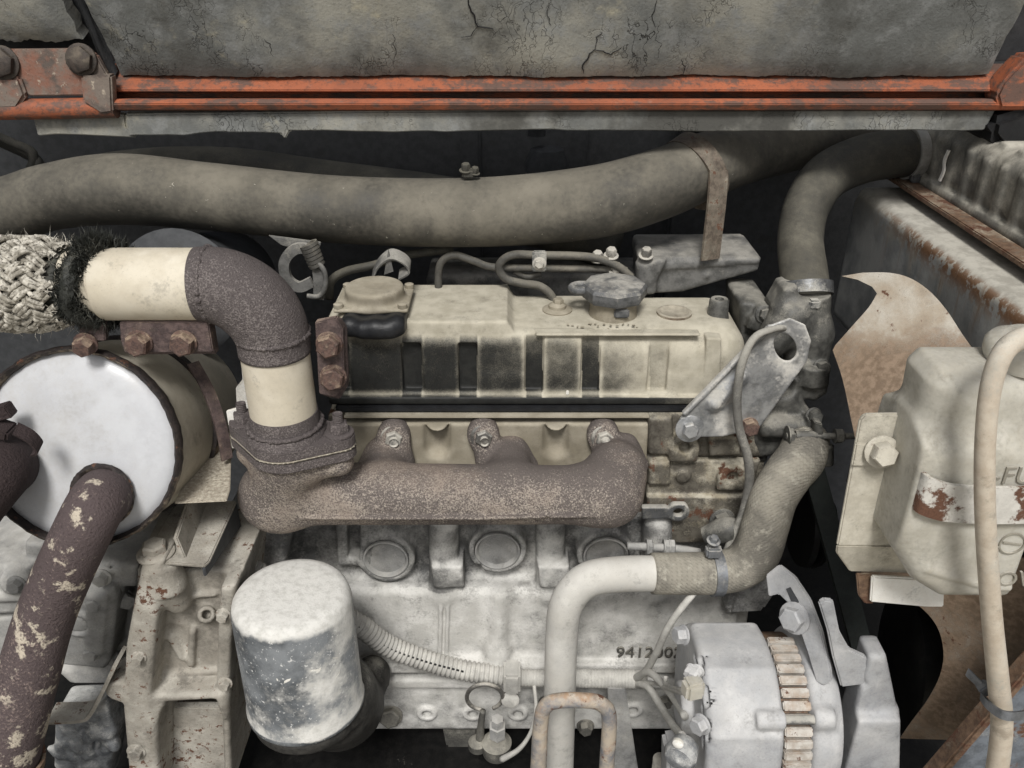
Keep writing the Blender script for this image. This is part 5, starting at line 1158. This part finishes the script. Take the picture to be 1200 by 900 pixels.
for i, y in enumerate(np.arange(-.27, .25, .036)):
    f.box((XT + .0015, y - .008, zt + .002), (XT + .02, y + .008, zt + .056), .003, k=.003); f.box((XT + .014, y - .008, zt + .05), (XT + .11, y + .008, zt + .0725), .003, k=.003)
f.cyl(P(1066, 178, .238), P(1100, 176, .245), 27 * S(P(1066, 178, .238)), .003, k=.006)
mk('top_tank', f.mesh(), M['tank'], ra, smooth=180)
mk('core', box((XT + .05, 0, zt - .24), (.07, .54, .46), bevel=.003), M['oily'], ra)
mk('paint_chip', ribbon([PX(1112, 176, XT - .0005), PX(1107, 188, XT - .0005), PX(1106, 200, XT - .0005), PX(1101, 212, XT - .0005)], Vector((0, .0022, 0)), .002), M['white_plate'], ra)
solo('bay_cover_bracket', prismY([(1164, 140), (1230, 120), (1240, 215), (1195, 192), (1180, 186), (1160, 160)], .10, .2, .01), M['black'], 'dark rubbery bracket in the corner above the radiator tank', 'bracket')

# ================================================================== EXPANSION TANK
YR = -.285
et = thing('expansion_tank', 'milky plastic coolant expansion tank at the right edge', 'tank', P(1130, 697, YR))
f = Field(P(1036, 704, YR) - Vector((0, .01, .01)), Vector((P(1262, 400, YR).x, YR + .085, P(1262, 400, YR).z)), .0022)
f.polypx([(1112, 440), (1262, 440), (1262, 545), (1074, 545), (1088, 486), (1094, 456)], YR, YR + .06, rd=.020, k=.006)
f.polypx([(1082, 520), (1260, 520), (1260, 708), (1104, 706), (1074, 688), (1050, 650), (1044, 618), (1062, 560)], YR - .012, YR + .07, rd=.014, k=.016)
f.polypx([(1086, 665), (1160, 688), (1260, 690), (1260, 694), (1160, 693), (1084, 672)], YR - .014, YR, rd=.001, k=.003)
q = P(1198, 437, YR + .03); f.cyl(q, q + Vector((0, 0, .03)), .020, k=.006)
mk('bottle', f.mesh(), M['reservoir'], et, smooth=180)
q = PZ(1203, 408, q.z + .022); mk('cap', lathe([(-.012, .024), (-.004, .027), (.003, .027), (.007, .024), (.009, .016), (.0092, 0)], q, (0, 0, 1), 48), M['reservoir'], et)
for (s__, x, y, hh, bf) in (('-FULL', 1160, 566, .020, YR - .0125), ('LOW', 1150, 686, .0195, YR - .0125)):
    v, fc = text(s__, P(x, y, bf), (1, 0, 0), (0, 0, 1), hh, .0010); mk('level_mark', (v, fc), M['mark'], et, smooth=0)
v, fc = text('-', P(1162, 645, YR - .0125), (1, 0, 0), (0, 0, 1), .016, .001); g1 = ring(P(1186, 637, YR - .0125), (0, -1, 0), .0085, .0016, .0012, 28); g2 = box(P(1186, 637, YR - .0128), (.014, .0012, .0012), Matrix.Rotation(.15, 4, 'Y'))
mk('level_symbol', join((v, fc), g1, g2), M['mark'], et, smooth=0)
sp = mk('strap', ribbon([P(1046, 546, YR + .06), P(1058, 556, YR + .018), P(1078, 576, YR - .013), P(1092, 584, YR - .0172), P(1120, 590, YR - .0175), P(1180, 592, YR - .0175), P(1265, 590, YR - .0175)], Vector((0, 0, .0155)), .003), M['strap'], et, label='white strap with rust patches')
tb_ = thing('tank_bracket', 'cream painted tank bracket with rusty edges', 'bracket', P(1020, 672, YR + .05))
YK = YR + .035
mk('plate', prism([P(1008, 492, YK), P(1014, 486, YK), P(1082, 485, YK), P(1082, 640, YK), P(981, 640, YK)], (0, .004, 0), .0012), M['bracket_cream'], tb_)
mk('upper_fold', prism([P(1003, 520, YK - .003), P(1080, 520, YK - .003), P(1080, 547, YK - .003), P(998, 547, YK - .003)], (0, .003, 0), .0012), M['bracket_cream'], tb_)
mk('lower_fold', prism([P(981, 640, YK), P(1080, 640, YK), P(1070, 672, YK + .012), P(996, 670, YK + .012), P(980, 648, YK + .004)], (0, .003, 0), .001), M['bracket_cream'], tb_)
mk('bolt', bolt(P(1033, 529, YK - .006), (-.1, -1, .25), .0095, .012, 1.35), M['bracket_cream'], tb_)
mk('label_plate', prismY([(1022, 676), (1108, 680), (1106, 712), (1086, 712), (1020, 706)], YK + .002, YK + .006, .0012), M['white_plate'], tb_, label='bright white plate under the tank')
mk('tab', prismY([(1004, 674), (1024, 674), (1024, 708), (1014, 708), (1006, 698)], YK + .008, YK + .012, .001), M['rust_strip'], tb_)
ov = solo('overflow_hose', tubepx([(1240, 388, 13, -.30), (1205, 394, 13, -.312), (1178, 410, 12.5, -.318), (1162, 450, 12, -.322), (1155, 510, 11.5, -.326), (1154, 580, 11.5, -.328), (1157, 650, 11.5, -.328), (1163, 730, 11.5, -.326), (1170, 800, 12, -.324), (1174, 850, 12, -.322), (1168, 905, 12, -.32), (1158, 960, 12, -.32)], 24, 10), M['tube_cream'],
          'cream plastic overflow tube hanging in front of the expansion tank', 'hose', smooth=180)
fb_ = thing('chassis_beam', 'scuffed blue-grey diagonal beam with rusty top edge', 'beam', P(1150, 905, -.26))
mk('web', prismY([(1090, 925), (1210, 788), (1290, 705), (1296, 830), (1160, 960)], -.26, -.25, .002), M['beam'], fb_)
mk('top_edge', prismY([(1086, 922), (1205, 786), (1286, 700), (1289, 707), (1211, 793), (1094, 928)], -.264, -.246, .002), M['rust_strip'], fb_)
zt2_ = thing('cable_tie', 'grey cable tie holding the overflow tube to the beam', 'cable tie', P(1170, 840, -.33))
mk('band', ribbon([P(1150, 815, -.30), P(1158, 826, -.325), P(1176, 838, -.345), P(1198, 838, -.340), P(1225, 830, -.31)], Vector((0, .001, .0035)), .0018), M['band'], zt2_)
mk('tail', prism([P(1136, 784, -.30), P(1152, 800, -.31), P(1148, 808, -.31), P(1132, 793, -.30)], (0, .002, 0), .0005), M['band'], zt2_)
mk('lock', box(P(1154, 806, -.31), (.010, .008, .009), Matrix.Rotation(.7, 4, 'Y'), .001), M['band'], zt2_)
solo('pipe_stub', lathe([(0, .012), (.02, .012), (.021, .009), (.012, .008), (.012, 0)], P(1190, 886, -.2), (-.5, -1, .1), 24), M['rust_strip'], 'small rusty pipe stub behind the overflow tube', 'pipe')

# ================================================================== WIRING AND SMALL PARTS LOW DOWN
cn = thing('conduit', 'ribbed grey plastic conduit crossing the engine block', 'conduit', P(500, 790, -.06))
lst = [(248, 628, 12, -.075), (275, 652, 12, -.07), (310, 676, 12, -.065), (370, 705, 12, -.06), (420, 732, 12, -.055), (455, 757, 12, -.052), (500, 774, 11.5, -.05), (545, 786, 11.5, -.05), (600, 793, 11, -.05)]
pts = [P(x, y, Y) for x, y, r, Y in lst]
mk('ribbed_sleeve', tube(pts, [r * S(p) for (x, y, r, Y), p in zip(lst, pts)], 24, 12, ridge=(.0058, .0011)), M['conduit'], cn, smooth=180)
off_ = [p + Vector((.0, -.0088, .0072)) for p in pts]; mk('slit', tube(off_[:-1], .0012, 6, 10), M['black'], cn, smooth=180)
mk('smooth_sleeve', tubepx([(596, 794, 10, -.05), (640, 795, 10, -.052), (690, 795, 11, -.055), (744, 796, 11.5, -.06)], 24, ridge=(.004, .0003)), M['conduit'], cn, smooth=180)
mk('end_ferrule', lathe([(0, .0085), (.004, .0105), (.014, .0105), (.016, .0085)], P(742, 796, -.06), (1, 0, 0), 24), M['conduit'], cn)
kc = thing('conduit_clip', 'pale square clip with slotted screw holding the conduit', 'clip', P(598, 830, -.06))
mk('clip_block', box(P(600, 793, -.058), (.020, .030, .030), bevel=.003), M['conduit'], kc); mk('screw', lathe([(0, .011), (.005, .011), (.007, .008), (.007, 0)], P(598, 818, -.052), (0, -1, .3), 28), M['conduit'], kc)
hw = thing('wiring_harness', 'dusty wires fanning out from the conduit to the alternator', 'wires', P(770, 800, -.1))
W = lambda lst, r, m='wire_pale': mk('wire', tubepx([(x, y, r, Y) for x, y, Y in lst], 12), M[m], hw, smooth=180)
W([(744, 796, -.062), (757, 786, -.08), (770, 763, -.10), (786, 730, -.11), (812, 696, -.105), (830, 676, -.07)], 4.2); W([(744, 795, -.062), (760, 788, -.09), (775, 800, -.12), (788, 816, -.15), (803, 840, -.20)], 4.5)
W([(745, 799, -.062), (770, 801, -.10), (780, 806, -.14), (800, 812, -.22), (812, 812, -.245)], 2.6); W([(745, 800, -.062), (760, 806, -.09), (776, 830, -.13), (790, 852, -.19), (800, 862, -.225)], 4.5); W([(780, 792, -.13), (781, 803, -.14), (800, 808, -.22), (812, 808, -.245)], 2.4)
ds = thing('dipstick', 'wire-loop dipstick handle below the conduit', 'dipstick', P(566, 870, -.05))
lp = [P(568 + 21 * math.cos(t), 817 + 15 * math.sin(t), -.055 + .012 * math.sin(t)) for t in np.linspace(R(100), R(420), 16)]
mk('loop', tube(lp, .0026, 10, 4), M['bolt'], ds, smooth=180); mk('stem', tubepx([(566, 833, 3.5, -.05), (564, 846, 4, -.05), (562, 868, 5, -.048), (560, 880, 5, -.046)], 12), M['block_dark'], ds, smooth=180); mk('collar', lathe([(0, .006), (.004, .012), (.014, .012), (.018, .006)], P(560, 878, -.05), (0, 0, 1), 20), M['block_dark'], ds)
ps = thing('oil_pressure_switch', 'brass-necked oil pressure switch with pale lead below the conduit', 'sensor', P(584, 895, -.06))
mk('neck', lathe([(0, .011), (.018, .011), (.018, .008), (.03, .008)], P(583, 862, -.055), (0, 0, 1), 6), M['pump'], ps); mk('body', lathe([(-.03, .012), (-.024, .018), (-.006, .019), (0, .012)], P(582, 866, -.055), (0, 0, 1), 28), M['block_dark'], ps)
mk('lead', tubepx([(626, 803, 2.2, -.06), (628, 830, 2.2, -.075), (622, 858, 2.4, -.085), (608, 878, 3, -.09), (588, 890, 4, -.085)], 10), M['wire_pale'], ps, smooth=180)
uhd = solo('pull_handle', tubepx([(628, 990, 9.5, -.20), (631, 900, 9.5, -.195), (634, 845, 9, -.19), (640, 827, 9, -.19), (656, 821, 9, -.19), (690, 821, 9, -.19), (706, 826, 9, -.19), (714, 842, 9, -.19), (711, 900, 9, -.195), (707, 990, 9.5, -.20)], 20, 8), M['handle'], 'rusty U-shaped rod handle at the bottom edge', 'handle', smooth=180)
solo('stay_bar', prismY([(712, 806), (733, 806), (752, 930), (720, 930)], -.07, -.062, .0012), M['pump'], 'pale flat stay bar behind the rusty handle', 'bar')
solo('threaded_stud', lathe([(i * .0016, .0095 if i % 2 else .0080) for i in range(22)] + [(.0355, 0)], P(772, 912, -.12), (0, 0, 1), 20), M['bolt'], 'short threaded stud below the alternator wires', 'stud')
solo('alternator_mount', prismY([(782, 892), (800, 888), (812, 900), (840, 905), (860, 960), (780, 960)], -.20, -.16, .004), M['alternator'], 'pale cast foot under the alternator terminal', 'mount')
